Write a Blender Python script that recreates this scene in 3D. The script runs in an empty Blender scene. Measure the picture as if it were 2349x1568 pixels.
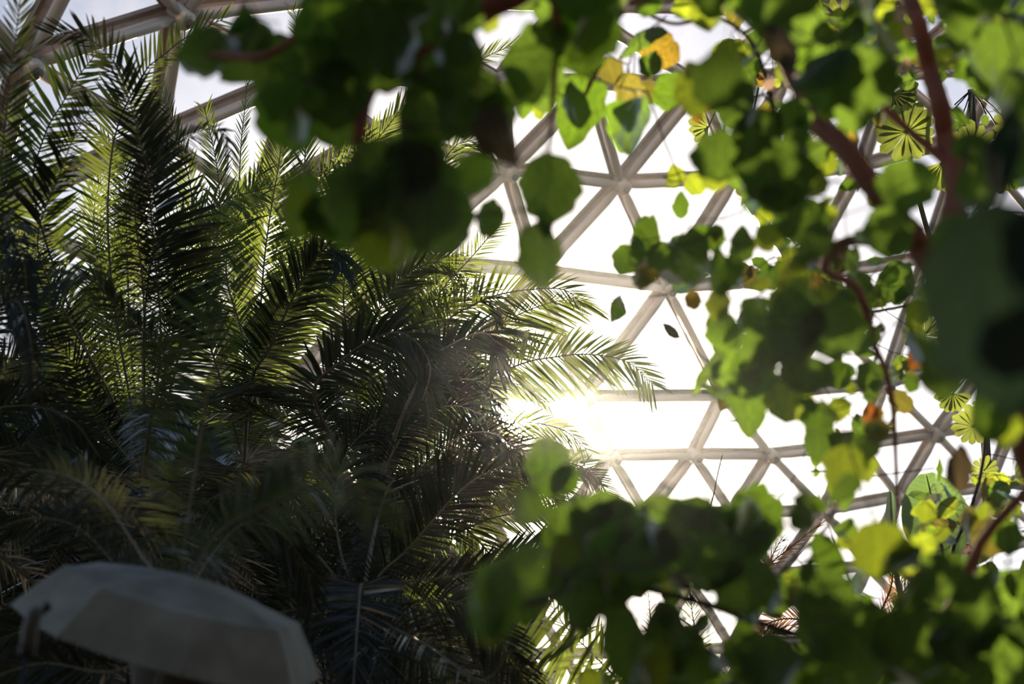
import bpy, math, random
from mathutils import Vector, Matrix

# ------------------------------------------------------------------ camera, sky, exposure
SC = bpy.context.scene
COL = SC.collection
PITCH = math.radians(28.0)
F = 2349 * 50.0 / 36.0                      # focal length in pixels of the 2349 px wide frame
CAM = Vector((0, 0, 1.6))
FWD = Vector((0, math.cos(PITCH), math.sin(PITCH)))
RIGHT = Vector((1, 0, 0))
UP = Vector((0, -math.sin(PITCH), math.cos(PITCH)))
cd = bpy.data.cameras.new('camera')
cam = bpy.data.objects.new('camera', cd); COL.objects.link(cam)
cam.location = CAM; cam.rotation_euler = (math.radians(90) + PITCH, 0, 0)
cd.lens = 50; cd.sensor_width = 36; cd.clip_start = 0.05; cd.clip_end = 500
cd.dof.use_dof = True; cd.dof.focus_distance = 9.5; cd.dof.aperture_fstop = 1.9; cd.dof.aperture_blades = 0
SC.camera = cam

def ray(x, y): return FWD + RIGHT * ((x - 1174.5) / F) + UP * ((784 - y) / F)
def P(x, y, d): return CAM + ray(x, y) * d
def proj(w):
    q = w - CAM; z = max(q.dot(FWD), 1e-3)
    return (1174.5 + F * q.dot(RIGHT) / z, 784 - F * q.dot(UP) / z, z)

SUN_EL = math.radians(25.0); SUN_AZ = math.radians(0.25)
world = bpy.data.worlds.new('world'); SC.world = world; world.use_nodes = True
nt = world.node_tree
sky = nt.nodes.new('ShaderNodeTexSky'); sky.sky_type = 'NISHITA'
sky.sun_disc = True; sky.sun_size = math.radians(1.4); sky.sun_intensity = 1.0
sky.sun_elevation = SUN_EL; sky.sun_rotation = SUN_AZ
sky.air_density = 1.0; sky.dust_density = 1.3; sky.ozone_density = 1.5; sky.altitude = 50
bg = nt.nodes['Background']; nt.links.new(sky.outputs[0], bg.inputs[0]); bg.inputs[1].default_value = 1.0
SC.view_settings.view_transform = 'Standard'; SC.view_settings.look = 'None'
SC.view_settings.gamma = 1.0; SC.view_settings.use_curve_mapping = False
SC.view_settings.exposure = -2.95
HAZE = 0.0006                               # scattering per metre of the humid air
SC.cycles.max_bounces = 8; SC.cycles.transparent_max_bounces = 16
SC.cycles.diffuse_bounces = 3; SC.cycles.glossy_bounces = 2; SC.cycles.transmission_bounces = 4
SC.cycles.sample_clamp_indirect = 20.0
SC.cycles.caustics_reflective = False; SC.cycles.caustics_refractive = False

# ------------------------------------------------------------------ helpers
def tag(o, label=None, cat=None, group=None, kind=None):
    if label: o['label'] = label
    if cat: o['category'] = cat
    if group: o['group'] = group
    if kind: o['kind'] = kind
    return o
def empty(name, loc=(0, 0, 0)):
    o = bpy.data.objects.new(name, None); COL.objects.link(o); o.location = loc
    o.empty_display_size = 0.1
    return o

class MB:
    """collects vertices and faces and links them as one mesh object"""
    def __init__(s): s.v = []; s.f = []; s.uv = []; s.smooth = True
    def quadstrip_tube(s, pts, rad, n=6, closed=True):
        base = len(s.v); m = len(pts); prevx = None
        for i, p in enumerate(pts):
            t = (pts[min(i + 1, m - 1)] - pts[max(i - 1, 0)])
            t = t.normalized() if t.length > 1e-9 else Vector((0, 0, 1))
            if prevx is None:
                prevx = t.orthogonal().normalized()
            x = (prevx - t * prevx.dot(t)); x = x.normalized() if x.length > 1e-6 else t.orthogonal().normalized()
            prevx = x; y = t.cross(x); r = rad[i] if hasattr(rad, '__len__') else rad
            for k in range(n):
                a = 2 * math.pi * k / n
                s.v.append(p + (x * math.cos(a) + y * math.sin(a)) * r)
        for i in range(m - 1):
            for k in range(n):
                a = base + i * n + k; b = base + i * n + (k + 1) % n
                s.f.append((a, b, b + n, a + n))
        if closed:
            s.f.append(tuple(base + k for k in range(n - 1, -1, -1)))
            s.f.append(tuple(base + (m - 1) * n + k for k in range(n)))
    def box(s, c, ax, ay, az):
        b = len(s.v)
        for i in (-1, 1):
            for j in (-1, 1):
                for k in (-1, 1): s.v.append(c + ax * i + ay * j + az * k)
        for q in ((0, 1, 3, 2), (4, 6, 7, 5), (0, 4, 5, 1), (2, 3, 7, 6), (0, 2, 6, 4), (1, 5, 7, 3)):
            s.f.append(tuple(b + i for i in q))
    def build(s, name, m, parent=None, org=None, smooth=True):
        org = Vector(org) if org is not None else (Vector((0, 0, 0)) if parent is not None or not s.v else s.v[0].copy())
        if parent is not None and org.length < 1e-9: org = parent_world(parent)
        me = bpy.data.meshes.new(name)
        me.from_pydata([tuple(v - org) for v in s.v], [], s.f)
        if s.uv:
            ul = me.uv_layers.new(name='UVMap')
            li = [0] * len(me.loops); me.loops.foreach_get('vertex_index', li)
            buf = []
            for i in li: buf.extend(s.uv[i])
            ul.data.foreach_set('uv', buf)
        me.materials.append(m)
        if smooth: me.polygons.foreach_set('use_smooth', [True] * len(me.polygons))
        me.update()
        o = bpy.data.objects.new(name, me); COL.objects.link(o)
        if parent is not None: o.parent = parent
        else: o.location = org
        return o
WORLD = {}
def parent_world(o):
    w = Vector(o.location); p = o.parent
    while p: w += Vector(p.location); p = p.parent
    return w

def spline(pts, n):
    """Catmull-Rom through the points, n samples evenly in length"""
    q = [pts[0] * 2 - pts[1]] + list(pts) + [pts[-1] * 2 - pts[-2]]
    out = []
    for i in range(1, len(q) - 2):
        for k in range(12):
            t = k / 12; a, b, c, d = q[i - 1], q[i], q[i + 1], q[i + 2]
            out.append(0.5 * ((2 * b) + (c - a) * t + (2 * a - 5 * b + 4 * c - d) * t * t + (3 * b - a - 3 * c + d) * t ** 3))
    out.append(pts[-1])
    L = [0]
    for i in range(1, len(out)): L.append(L[-1] + (out[i] - out[i - 1]).length)
    res = []; j = 0
    for k in range(n):
        s = L[-1] * k / (n - 1)
        while j < len(L) - 2 and L[j + 1] < s: j += 1
        u = (s - L[j]) / max(L[j + 1] - L[j], 1e-9)
        res.append(out[j].lerp(out[j + 1], min(max(u, 0), 1)))
    return res, L[-1]

# ------------------------------------------------------------------ materials
def newmat(name):
    m = bpy.data.materials.new(name); m.use_nodes = True
    n = m.node_tree; n.nodes.clear()
    out = n.nodes.new('ShaderNodeOutputMaterial')
    return m, n, out
def leafmat(name, refl, trans, rough=0.45, spec=0.35, veins=True, vein_col=(1.7, 1.6, 1.3), fac=0.5, blotch=None):
    m, n, out = newmat(name); N = n.nodes; L = n.links
    info = N.new('ShaderNodeObjectInfo')
    tc = N.new('ShaderNodeTexCoord')
    noise = N.new('ShaderNodeTexNoise'); noise.inputs['Scale'].default_value = 9.0; noise.inputs['Detail'].default_value = 3
    L.new(tc.outputs['Object'], noise.inputs['Vector'])
    mul = N.new('ShaderNodeMapRange'); mul.inputs['From Min'].default_value = 0.3; mul.inputs['From Max'].default_value = 0.7
    mul.inputs['To Min'].default_value = 0.75; mul.inputs['To Max'].default_value = 1.25
    L.new(noise.outputs['Fac'], mul.inputs['Value'])
    v2 = N.new('ShaderNodeMath'); v2.operation = 'MULTIPLY_ADD'; v2.inputs[1].default_value = 0.5; v2.inputs[2].default_value = 0.75
    L.new(info.outputs['Random'], v2.inputs[0])
    v3 = N.new('ShaderNodeMath'); v3.operation = 'MULTIPLY'; L.new(mul.outputs[0], v3.inputs[0]); L.new(v2.outputs[0], v3.inputs[1])
    def col(c):
        mx = N.new('ShaderNodeVectorMath'); mx.operation = 'SCALE'; mx.inputs[0].default_value = c
        L.new(v3.outputs[0], mx.inputs['Scale'])
        cur = mx.outputs[0]
        if blotch:
            bn = N.new('ShaderNodeTexNoise'); bn.inputs['Scale'].default_value = 22; bn.inputs['Detail'].default_value = 4
            L.new(tc.outputs['Object'], bn.inputs['Vector'])
            r = N.new('ShaderNodeMapRange'); r.inputs['From Min'].default_value = 0.52; r.inputs['From Max'].default_value = 0.62
            L.new(bn.outputs['Fac'], r.inputs['Value'])
            b = N.new('ShaderNodeMix'); b.data_type = 'RGBA'; L.new(r.outputs[0], b.inputs['Factor'])
            L.new(cur, b.inputs['A']); b.inputs['B'].default_value = (*[c[i] * blotch[i] for i in range(3)], 1); cur = b.outputs['Result']
        if veins:
            uv = N.new('ShaderNodeSeparateXYZ'); L.new(tc.outputs['UV'], uv.inputs[0])
            ax = N.new('ShaderNodeMath'); ax.operation = 'ABSOLUTE'; L.new(uv.outputs['X'], ax.inputs[0])
            a = N.new('ShaderNodeMath'); a.operation = 'MULTIPLY_ADD'; a.inputs[1].default_value = -0.55
            L.new(ax.outputs[0], a.inputs[0]); L.new(uv.outputs['Y'], a.inputs[2])
            b = N.new('ShaderNodeMath'); b.operation = 'MULTIPLY'; b.inputs[1].default_value = 8.0; L.new(a.outputs[0], b.inputs[0])
            c_ = N.new('ShaderNodeMath'); c_.operation = 'FRACT'; L.new(b.outputs[0], c_.inputs[0])
            d = N.new('ShaderNodeMath'); d.operation = 'LESS_THAN'; d.inputs[1].default_value = 0.1; L.new(c_.outputs[0], d.inputs[0])
            e = N.new('ShaderNodeMath'); e.operation = 'LESS_THAN'; e.inputs[1].default_value = 0.035; L.new(ax.outputs[0], e.inputs[0])
            g = N.new('ShaderNodeMath'); g.operation = 'MAXIMUM'; L.new(d.outputs[0], g.inputs[0]); L.new(e.outputs[0], g.inputs[1])
            gm = N.new('ShaderNodeMath'); gm.operation = 'MULTIPLY'; gm.inputs[1].default_value = 0.6; L.new(g.outputs[0], gm.inputs[0])
            vm = N.new('ShaderNodeVectorMath'); vm.operation = 'MULTIPLY'; vm.inputs[1].default_value = vein_col; L.new(cur, vm.inputs[0])
            mi = N.new('ShaderNodeMix'); mi.data_type = 'RGBA'; L.new(gm.outputs[0], mi.inputs['Factor']); L.new(cur, mi.inputs['A']); L.new(vm.outputs[0], mi.inputs['B'])
            cur = mi.outputs['Result']
        return cur
    df = N.new('ShaderNodeBsdfDiffuse'); L.new(col(refl), df.inputs['Color'])
    tr = N.new('ShaderNodeBsdfTranslucent'); L.new(col(trans), tr.inputs['Color'])
    ad = N.new('ShaderNodeMixShader'); ad.inputs[0].default_value = fac
    L.new(df.outputs[0], ad.inputs[1]); L.new(tr.outputs[0], ad.inputs[2])
    gl = N.new('ShaderNodeBsdfGlossy'); gl.inputs['Roughness'].default_value = rough
    gl.inputs['Color'].default_value = (1, 1, 1, 1)
    lw = N.new('ShaderNodeFresnel'); lw.inputs['IOR'].default_value = 1.4
    sp = N.new('ShaderNodeMath'); sp.operation = 'MULTIPLY'; sp.inputs[1].default_value = spec; L.new(lw.outputs[0], sp.inputs[0])
    mx = N.new('ShaderNodeMixShader'); L.new(sp.outputs[0], mx.inputs[0]); L.new(ad.outputs[0], mx.inputs[1]); L.new(gl.outputs[0], mx.inputs[2])
    L.new(mx.outputs[0], out.inputs['Surface'])
    return m
def solid(name, c, rough=0.6, metal=0.0, spec=0.4, scale=8.0, var=0.25, stretch=None, bump=0.0):
    m, n, out = newmat(name); N = n.nodes; L = n.links
    p = N.new('ShaderNodeBsdfPrincipled'); p.inputs['Roughness'].default_value = rough
    p.inputs['Metallic'].default_value = metal; p.inputs['Specular IOR Level'].default_value = spec
    tc = N.new('ShaderNodeTexCoord'); mp = N.new('ShaderNodeMapping'); L.new(tc.outputs['Object'], mp.inputs[0])
    if stretch: mp.inputs['Scale'].default_value = stretch
    no = N.new('ShaderNodeTexNoise'); no.inputs['Scale'].default_value = scale; no.inputs['Detail'].default_value = 6
    L.new(mp.outputs[0], no.inputs['Vector'])
    r = N.new('ShaderNodeMix'); r.data_type = 'RGBA'; L.new(no.outputs['Fac'], r.inputs['Factor'])
    r.inputs['A'].default_value = (*[x * (1 - var) for x in c], 1); r.inputs['B'].default_value = (*[x * (1 + var) for x in c], 1)
    L.new(r.outputs['Result'], p.inputs['Base Color'])
    if bump:
        b = N.new('ShaderNodeBump'); b.inputs['Strength'].default_value = bump; b.inputs['Distance'].default_value = 0.02
        L.new(no.outputs['Fac'], b.inputs['Height']); L.new(b.outputs[0], p.inputs['Normal'])
    L.new(p.outputs[0], out.inputs['Surface'])
    return m
M = {}
M['dark'] = leafmat('dark_green_leaf', (.036, .058, .020), (.15, .27, .032), 0.5, 0.35)
M['shade_tone'] = leafmat('shade_toned_blue_green_leaf', (.020, .036, .030), (.012, .026, .014), 0.5, 0.4)  # dark, hardly translucent colour stands in for shade on these leaves
M['mid'] = leafmat('green_leaf', (.030, .062, .014), (.15, .29, .022), 0.45, 0.35)
M['lime'] = leafmat('young_leaf', (.060, .095, .016), (.34, .46, .030), 0.5, 0.3)
M['amber'] = leafmat('yellowing_leaf', (.10, .080, .016), (.36, .27, .030), 0.5, 0.25, blotch=(.5, .35, .5))
M['orange'] = leafmat('orange_leaf', (.18, .070, .015), (.58, .20, .03), 0.5, 0.25)
M['olive'] = leafmat('olive_leaf', (.045, .045, .016), (.20, .19, .03), 0.5, 0.3)
M['brown'] = leafmat('brown_leaf', (.035, .028, .02), (.07, .055, .03), 0.6, 0.3)
M['tan'] = leafmat('dry_tan_leaf_and_glint', (.40, .29, .21), (.55, .38, .26), 0.7, 0.2, vein_col=(.6, .6, .6))
M['palmate'] = leafmat('palmate_leaf', (.040, .062, .020), (.20, .26, .045), 0.45, 0.35)
M['paddle'] = leafmat('paddle_leaf', (.035, .07, .03), (.12, .22, .06), 0.3, 0.5)
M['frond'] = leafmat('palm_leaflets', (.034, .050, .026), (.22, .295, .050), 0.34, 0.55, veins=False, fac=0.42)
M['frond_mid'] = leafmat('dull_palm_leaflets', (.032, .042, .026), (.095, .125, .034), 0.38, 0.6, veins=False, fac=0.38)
M['frond_dark'] = leafmat('dark_palm_leaflets', (.024, .030, .020), (.055, .065, .020), 0.4, 0.5, veins=False, fac=0.35)  # darkest and least translucent of the green leaflet tones
M['frond_dry'] = leafmat('dry_palm_leaflets', (.16, .085, .045), (.30, .14, .06), 0.6, 0.4, veins=False, fac=0.35)
M['rachis'] = solid('rachis_green_brown', (.20, .175, .11), 0.45, scale=20)
M['rachis_dry'] = solid('rachis_dry', (.17, .09, .05), 0.6, scale=20)
M['bark'] = solid('reddish_bark', (.30, .115, .075), 0.8, scale=14, var=.45, stretch=(1, 1, .25), bump=.6)
M['twig'] = solid('dark_twig', (.055, .034, .026), 0.7, scale=20, var=.3)
M['palm_trunk'] = solid('palm_trunk', (.10, .08, .06), 0.9, scale=10, var=.5, stretch=(.4, .4, 3), bump=.8)
M['steel'] = solid('beige_painted_tube', (.66, .60, .56), 0.30, metal=.15, spec=.7, scale=3, var=.10)
M['rail'] = solid('weathered_glazing_rail', (.34, .27, .24), 0.6, scale=12, var=.35)
M['hub'] = solid('grey_hub_bolt', (.16, .14, .13), 0.5, metal=.4)
M['fabric'] = leafmat('grey_umbrella_cloth', (.31, .305, .265), (.07, .07, .055), 0.8, 0.1, veins=False, fac=0.12)
M['black'] = solid('black_plastic', (.012, .012, .014), 0.5)
M['grey'] = solid('grey_plastic', (.12, .13, .13), 0.5, var=.1)
M['soil'] = solid('planting_soil', (.018, .017, .014), 0.95, scale=3, var=.5, bump=.5)
M['stone'] = solid('shade_wall_stone', (.035, .036, .032), 0.9, scale=2, var=.4, bump=.4)
M['concrete'] = solid('concrete', (.16, .15, .135), 0.9, scale=2, var=.2)

def glassmat():
    m, n, out = newmat('dusty_dome_glazing'); N = n.nodes; L = n.links
    tr = N.new('ShaderNodeBsdfTransparent'); tr.inputs['Color'].default_value = (.93, .94, .95, 1)
    dd = N.new('ShaderNodeBsdfTranslucent'); dd.inputs['Color'].default_value = (.9, .9, .9, 1)
    tc = N.new('ShaderNodeTexCoord')
    n1 = N.new('ShaderNodeTexNoise'); n1.inputs['Scale'].default_value = 1.2; n1.inputs['Detail'].default_value = 6; n1.inputs['Roughness'].default_value = .7
    L.new(tc.outputs['Object'], n1.inputs['Vector'])
    r1 = N.new('ShaderNodeMapRange'); r1.inputs['From Min'].default_value = .42; r1.inputs['From Max'].default_value = .75
    r1.inputs['To Min'].default_value = .015; r1.inputs['To Max'].default_value = .07
    L.new(n1.outputs['Fac'], r1.inputs['Value'])
    vo = N.new('ShaderNodeTexVoronoi'); vo.inputs['Scale'].default_value = 7.0; L.new(tc.outputs['Object'], vo.inputs['Vector'])
    r2 = N.new('ShaderNodeMapRange'); r2.inputs['From Min'].default_value = .10; r2.inputs['From Max'].default_value = .03
    r2.inputs['To Min'].default_value = 0; r2.inputs['To Max'].default_value = .12
    L.new(vo.outputs['Distance'], r2.inputs['Value'])
    a = N.new('ShaderNodeMath'); a.operation = 'ADD'; L.new(r1.outputs[0], a.inputs[0]); L.new(r2.outputs[0], a.inputs[1])
    mx = N.new('ShaderNodeMixShader'); L.new(a.outputs[0], mx.inputs[0]); L.new(tr.outputs[0], mx.inputs[1]); L.new(dd.outputs[0], mx.inputs[2])
    L.new(mx.outputs[0], out.inputs['Surface'])
    return m
M['glass'] = glassmat()

# ------------------------------------------------------------------ the geodesic dome
DC = Vector((10.29, 10.53, -2.75)); DR = 20.24
def on_dome(x, y):
    d = ray(x, y); o = CAM - DC
    a = d.dot(d); b = 2 * o.dot(d); c = o.dot(o) - DR * DR
    return CAM + d * ((-b + math.sqrt(max(b * b - 4 * a * c, 0))) / (2 * a))
NODES = dict(
 a0=(-120,-80), a1=(240,-190), a2=(640,-200), a3=(1060,-230), a4=(1540,-230), a5=(2050,-230), a6=(2500,-220),
 b0=(-330,230), b1=(65,150), b2=(415,38), b3=(812,-5), b4=(1310,15), b5=(1850,30), b6=(2300,-30), b7=(2650,-60),
 c0=(-20,492), c1=(370,322), c2=(700,180), c3=(1157,190), c4=(1362,198), c5=(1610,198), c6=(1810,180), c7=(2050,178), c8=(2285,160), c9=(2600,200),
 d0=(280,620), d1=(600,470), d2=(880,310), d3=(1170,395), d4=(1426,425), d5=(1690,412), d6=(1980,387), d7=(2222,318), d8=(2480,240),
 e0=(560,760), e1=(930,600), e2=(1240,627), e3=(1534,663), e4=(1840,645), e5=(2130,595), e6=(2390,520),
 f0=(100,880), f1=(700,860), f2=(1030,900), f3=(1345,914), f4=(1662,912), f5=(2035,885), f6=(2300,800), f7=(2560,760),
 g0=(420,1080), g1=(820,1150), g2=(1060,1060), g3=(1225,1050), g4=(1408,1050), g5=(1595,1046), g6=(1772,1046), g7=(1975,1024), g8=(2150,998), g9=(2335,960),
 h0=(1140,1190), h1=(1312,1186), h2=(1487,1183), h3=(1685,1182), h4=(1893,1174), h5=(2066,1142), h6=(2270,1122), h7=(2470,1080),
 i0=(560,1400), i1=(1000,1340), i2=(1200,1345), i3=(1390,1340), i4=(1590,1337), i5=(1787,1320), i6=(2000,1302), i7=(2200,1268), i8=(2410,1240),
 j0=(150,1300), j1=(1100,1507), j2=(1300,1503), j3=(1490,1500), j4=(1685,1490), j5=(1900,1466), j6=(2110,1442), j7=(2330,1410),
 k1=(1200,1690), k2=(1400,1680), k3=(1600,1670), k4=(1800,1655), k5=(2010,1640), k6=(2240,1610))
EDGES = '''a0-a1 a1-a2 a2-a3 a3-a4 a4-a5 a5-a6 b0-b1 b1-b2 b2-b3 b3-b4 b4-b5 b5-b6 b6-b7 a0-b0 a0-b1 a1-b1 a1-b2 a2-b2 a2-b3 a3-b3 a3-b4 a4-b4 a4-b5 a5-b5 a5-b6 a6-b6 a6-b7
b0-c0 b1-c0 b1-c1 b2-c1 b2-c2 b3-c2 b3-c3 b4-c3 b4-c4 b4-c5 b5-c5 b5-c6 b5-c7 b6-c7 b6-c8 b6-c9 b7-c9 c0-c1 c1-c2 c2-c3 c3-c4 c4-c5 c5-c6 c6-c7 c7-c8 c8-c9
c0-d0 c1-d0 c1-d1 c2-d1 c2-d2 c3-d2 c3-d3 c4-d3 c4-d4 c5-d4 c5-d5 c6-d5 c6-d6 c7-d6 c7-d7 c8-d7 c8-d8 c9-d8 d0-d1 d1-d2 d2-d3 d3-d4 d4-d5 d5-d6 d6-d7 d7-d8
d0-e0 d1-e0 d1-e1 d2-e1 d3-e1 d3-e2 d4-e2 d4-e3 d5-e3 d5-e4 d6-e4 d6-e5 d7-e5 d7-e6 d8-e6 e0-e1 e1-e2 e2-e3 e3-e4 e4-e5 e5-e6
c0-f0 d0-f0 e0-f0 e0-f1 e1-f1 e1-f2 e2-f2 e2-f3 e3-f3 e3-f4 e4-f4 e4-f5 e5-f5 e5-f6 e6-f6 e6-f7 f1-f2 f2-f3 f3-f4 f4-f5 f5-f6 f6-f7
f0-g0 e0-g0 f1-g0 f1-g1 f2-g1 f2-g2 f2-g3 f3-g3 f3-g4 f4-g5 f4-g6 f5-g7 f5-g8 f6-g8 f6-g9 f7-g9 g0-g1 g1-g2 g2-g3 g3-g4 g4-g5 g5-g6 g6-g7 g7-g8 g8-g9
g1-h0 g2-h0 g3-h0 g3-h1 g4-h1 g4-h2 g5-h2 g5-h3 g6-h3 g6-h4 g7-h4 g7-h5 g8-h5 g8-h6 g9-h6 g9-h7 h0-h1 h1-h2 h2-h3 h3-h4 h4-h5 h5-h6 h6-h7
g1-i0 g1-i1 h0-i1 h0-i2 h1-i2 h1-i3 h2-i3 h2-i4 h3-i4 h3-i5 h4-i5 h4-i6 h5-i6 h5-i7 h6-i7 h6-i8 h7-i8 i0-i1 i1-i2 i2-i3 i3-i4 i4-i5 i5-i6 i6-i7 i7-i8
f0-j0 g0-j0 g0-i0 j0-i0 i0-j1 i1-j1 i2-j1 i2-j2 i3-j2 i3-j3 i4-j3 i4-j4 i5-j4 i5-j5 i6-j5 i6-j6 i7-j6 i7-j7 i8-j7 j1-j2 j2-j3 j3-j4 j4-j5 j5-j6 j6-j7
j1-k1 j2-k1 j2-k2 j3-k2 j3-k3 j4-k3 j4-k4 j5-k4 j5-k5 j6-k5 j6-k6 j7-k6 k1-k2 k2-k3 k3-k4 k4-k5 k5-k6'''.split()
E = [tuple(e.split('-')) for e in EDGES]
NP = {k: on_dome(*v) for k, v in NODES.items()}
dome = tag(empty('ceiling', DC), 'geodesic dome roof of beige steel tubes and clear bulging panes', None, None, 'structure')
def inframe(k, m=120): return -m < NODES[k][0] < 2349 + m and -m < NODES[k][1] < 1568 + m
TUBE_R = 0.070
for a, b in E:
    pa, pb = NP[a], NP[b]
    t = (pb - pa).normalized(); mid = (pa + pb) / 2; nrm = (mid - DC).normalized()
    side = t.cross(nrm).normalized(); nrm = side.cross(t).normalized()
    mb = MB()
    q = [pa + t * 0.12, pa + t * 0.34, pb - t * 0.34, pb - t * 0.12]
    mb.quadstrip_tube(q, [TUBE_R * .72, TUBE_R, TUBE_R, TUBE_R * .72], 14)
    st = mb.build('strut', M['steel'], dome)
    rb = MB(); h = (pb - pa).length / 2
    rb.box(mid + nrm * (TUBE_R + .05), t * h, side * .02, nrm * .055)
    rb.box(mid + nrm * (TUBE_R + .125), t * h, side * .072, nrm * .03)
    rb.build('glazing_rail', M['rail'], st, org=parent_world(dome), smooth=False)
for k, p in NP.items():
    n = (p - DC).normalized(); mb = MB()
    mb.quadstrip_tube([p - n * .14, p - n * .12, p + n * .12, p + n * .16], [.09, .115, .115, .08], 14)
    hb = mb.build('hub', M['steel'], dome)
    m2 = MB(); m2.quadstrip_tube([p - n * .175, p - n * .135], .055, 10); m2.build('bolt_cap', M['hub'], hb, org=parent_world(dome))
# the panes: the faces of the lattice
nb = {k: [] for k in NODES}
for a, b in E: nb[a].append(b); nb[b].append(a)
for k in nb:
    x0, y0 = NODES[k]; nb[k].sort(key=lambda j: math.atan2(NODES[j][1] - y0, NODES[j][0] - x0))
seen = set()
for a, b in E + [(b, a) for a, b in E]:
    if (a, b) in seen: continue
    loop = [a]; u, v = a, b; seen.add((a, b))
    while v != a and len(loop) < 40:
        loop.append(v); i = nb[v].index(u); w = nb[v][(i + 1) % len(nb[v])]
        u, v = v, w
        if (u, v) in seen and v != a: break
        seen.add((u, v))
    ar = sum(NODES[loop[i]][0] * NODES[loop[(i + 1) % len(loop)]][1] - NODES[loop[(i + 1) % len(loop)]][0] * NODES[loop[i]][1] for i in range(len(loop)))
    if len(loop) > 7 or ar > 0: continue
    pts = [NP[k] + (NP[k] - DC).normalized() * .18 for k in loop]
    c = sum(pts, Vector()) / len(pts); cn = (c - DC).normalized()
    mb = MB(); rings = 4; m = len(pts); seg = []
    for i in range(m):
        for s in range(4): seg.append(pts[i].lerp(pts[(i + 1) % m], s / 4))
    n = len(seg)
    for r in range(rings):
        f = 1 - r / rings
        for p in seg: mb.v.append(c.lerp(p, f) + cn * .28 * (1 - f * f))
    mb.v.append(c + cn * .28)
    for r in range(rings - 1):
        for i in range(n): mb.f.append((r * n + i, r * n + (i + 1) % n, (r + 1) * n + (i + 1) % n, (r + 1) * n + i))
    for i in range(n): mb.f.append(((rings - 1) * n + i, (rings - 1) * n + (i + 1) % n, rings * n))
    mb.build('pane', M['glass'], dome)

# floor, and an unseen low perimeter wall added to block horizon light
mb = MB(); n = 48
for r in (0.01, 6, 12, 21.5):
    for i in range(n):
        a = 2 * math.pi * i / n; x = DC.x + r * math.cos(a); y = DC.y + r * math.sin(a)
        mb.v.append(Vector((x, y, 0.12 * math.sin(x * .9) * math.cos(y * .8) - .1)))
for k in range(3):
    for i in range(n): mb.f.append((k * n + i, k * n + (i + 1) % n, (k + 1) * n + (i + 1) % n, (k + 1) * n + i))
tag(mb.build('floor', M['soil'], org=(DC.x, DC.y, 0)), 'dark planting soil under the palms', None, None, 'structure')
mb = MB()
for r, z0, z1 in ((20.2, -.3, 1.1), (20.6, -.3, 1.1)):
    for z in (z0, z1):
        for i in range(n):
            a = 2 * math.pi * i / n; mb.v.append(Vector((DC.x + r * math.cos(a), DC.y + r * math.sin(a), z)))
for i in range(n):
    j = (i + 1) % n
    mb.f += [(i, n + i, n + j, j), (2 * n + i, 2 * n + j, 3 * n + j, 3 * n + i), (n + i, 3 * n + i, 3 * n + j, n + j)]
tag(mb.build('unseen_ring_wall', M['concrete'], org=(DC.x, DC.y, 0), smooth=False), 'unseen low concrete ring wall added under the dome to block low light', None, None, 'structure')
mb = MB(); mb.box(Vector((4, -3.2, 4.4)), Vector((10, 0, 0)), Vector((0, .15, 0)), Vector((0, 0, 4.5)))  # added out of view to keep skylight off surfaces facing the camera
tag(mb.build('unseen_shade_wall', M['stone'], org=(4, -3.2, 0), smooth=False), 'unseen dark wall added behind the viewer to shade the sides facing it', None, None, 'structure')

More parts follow.
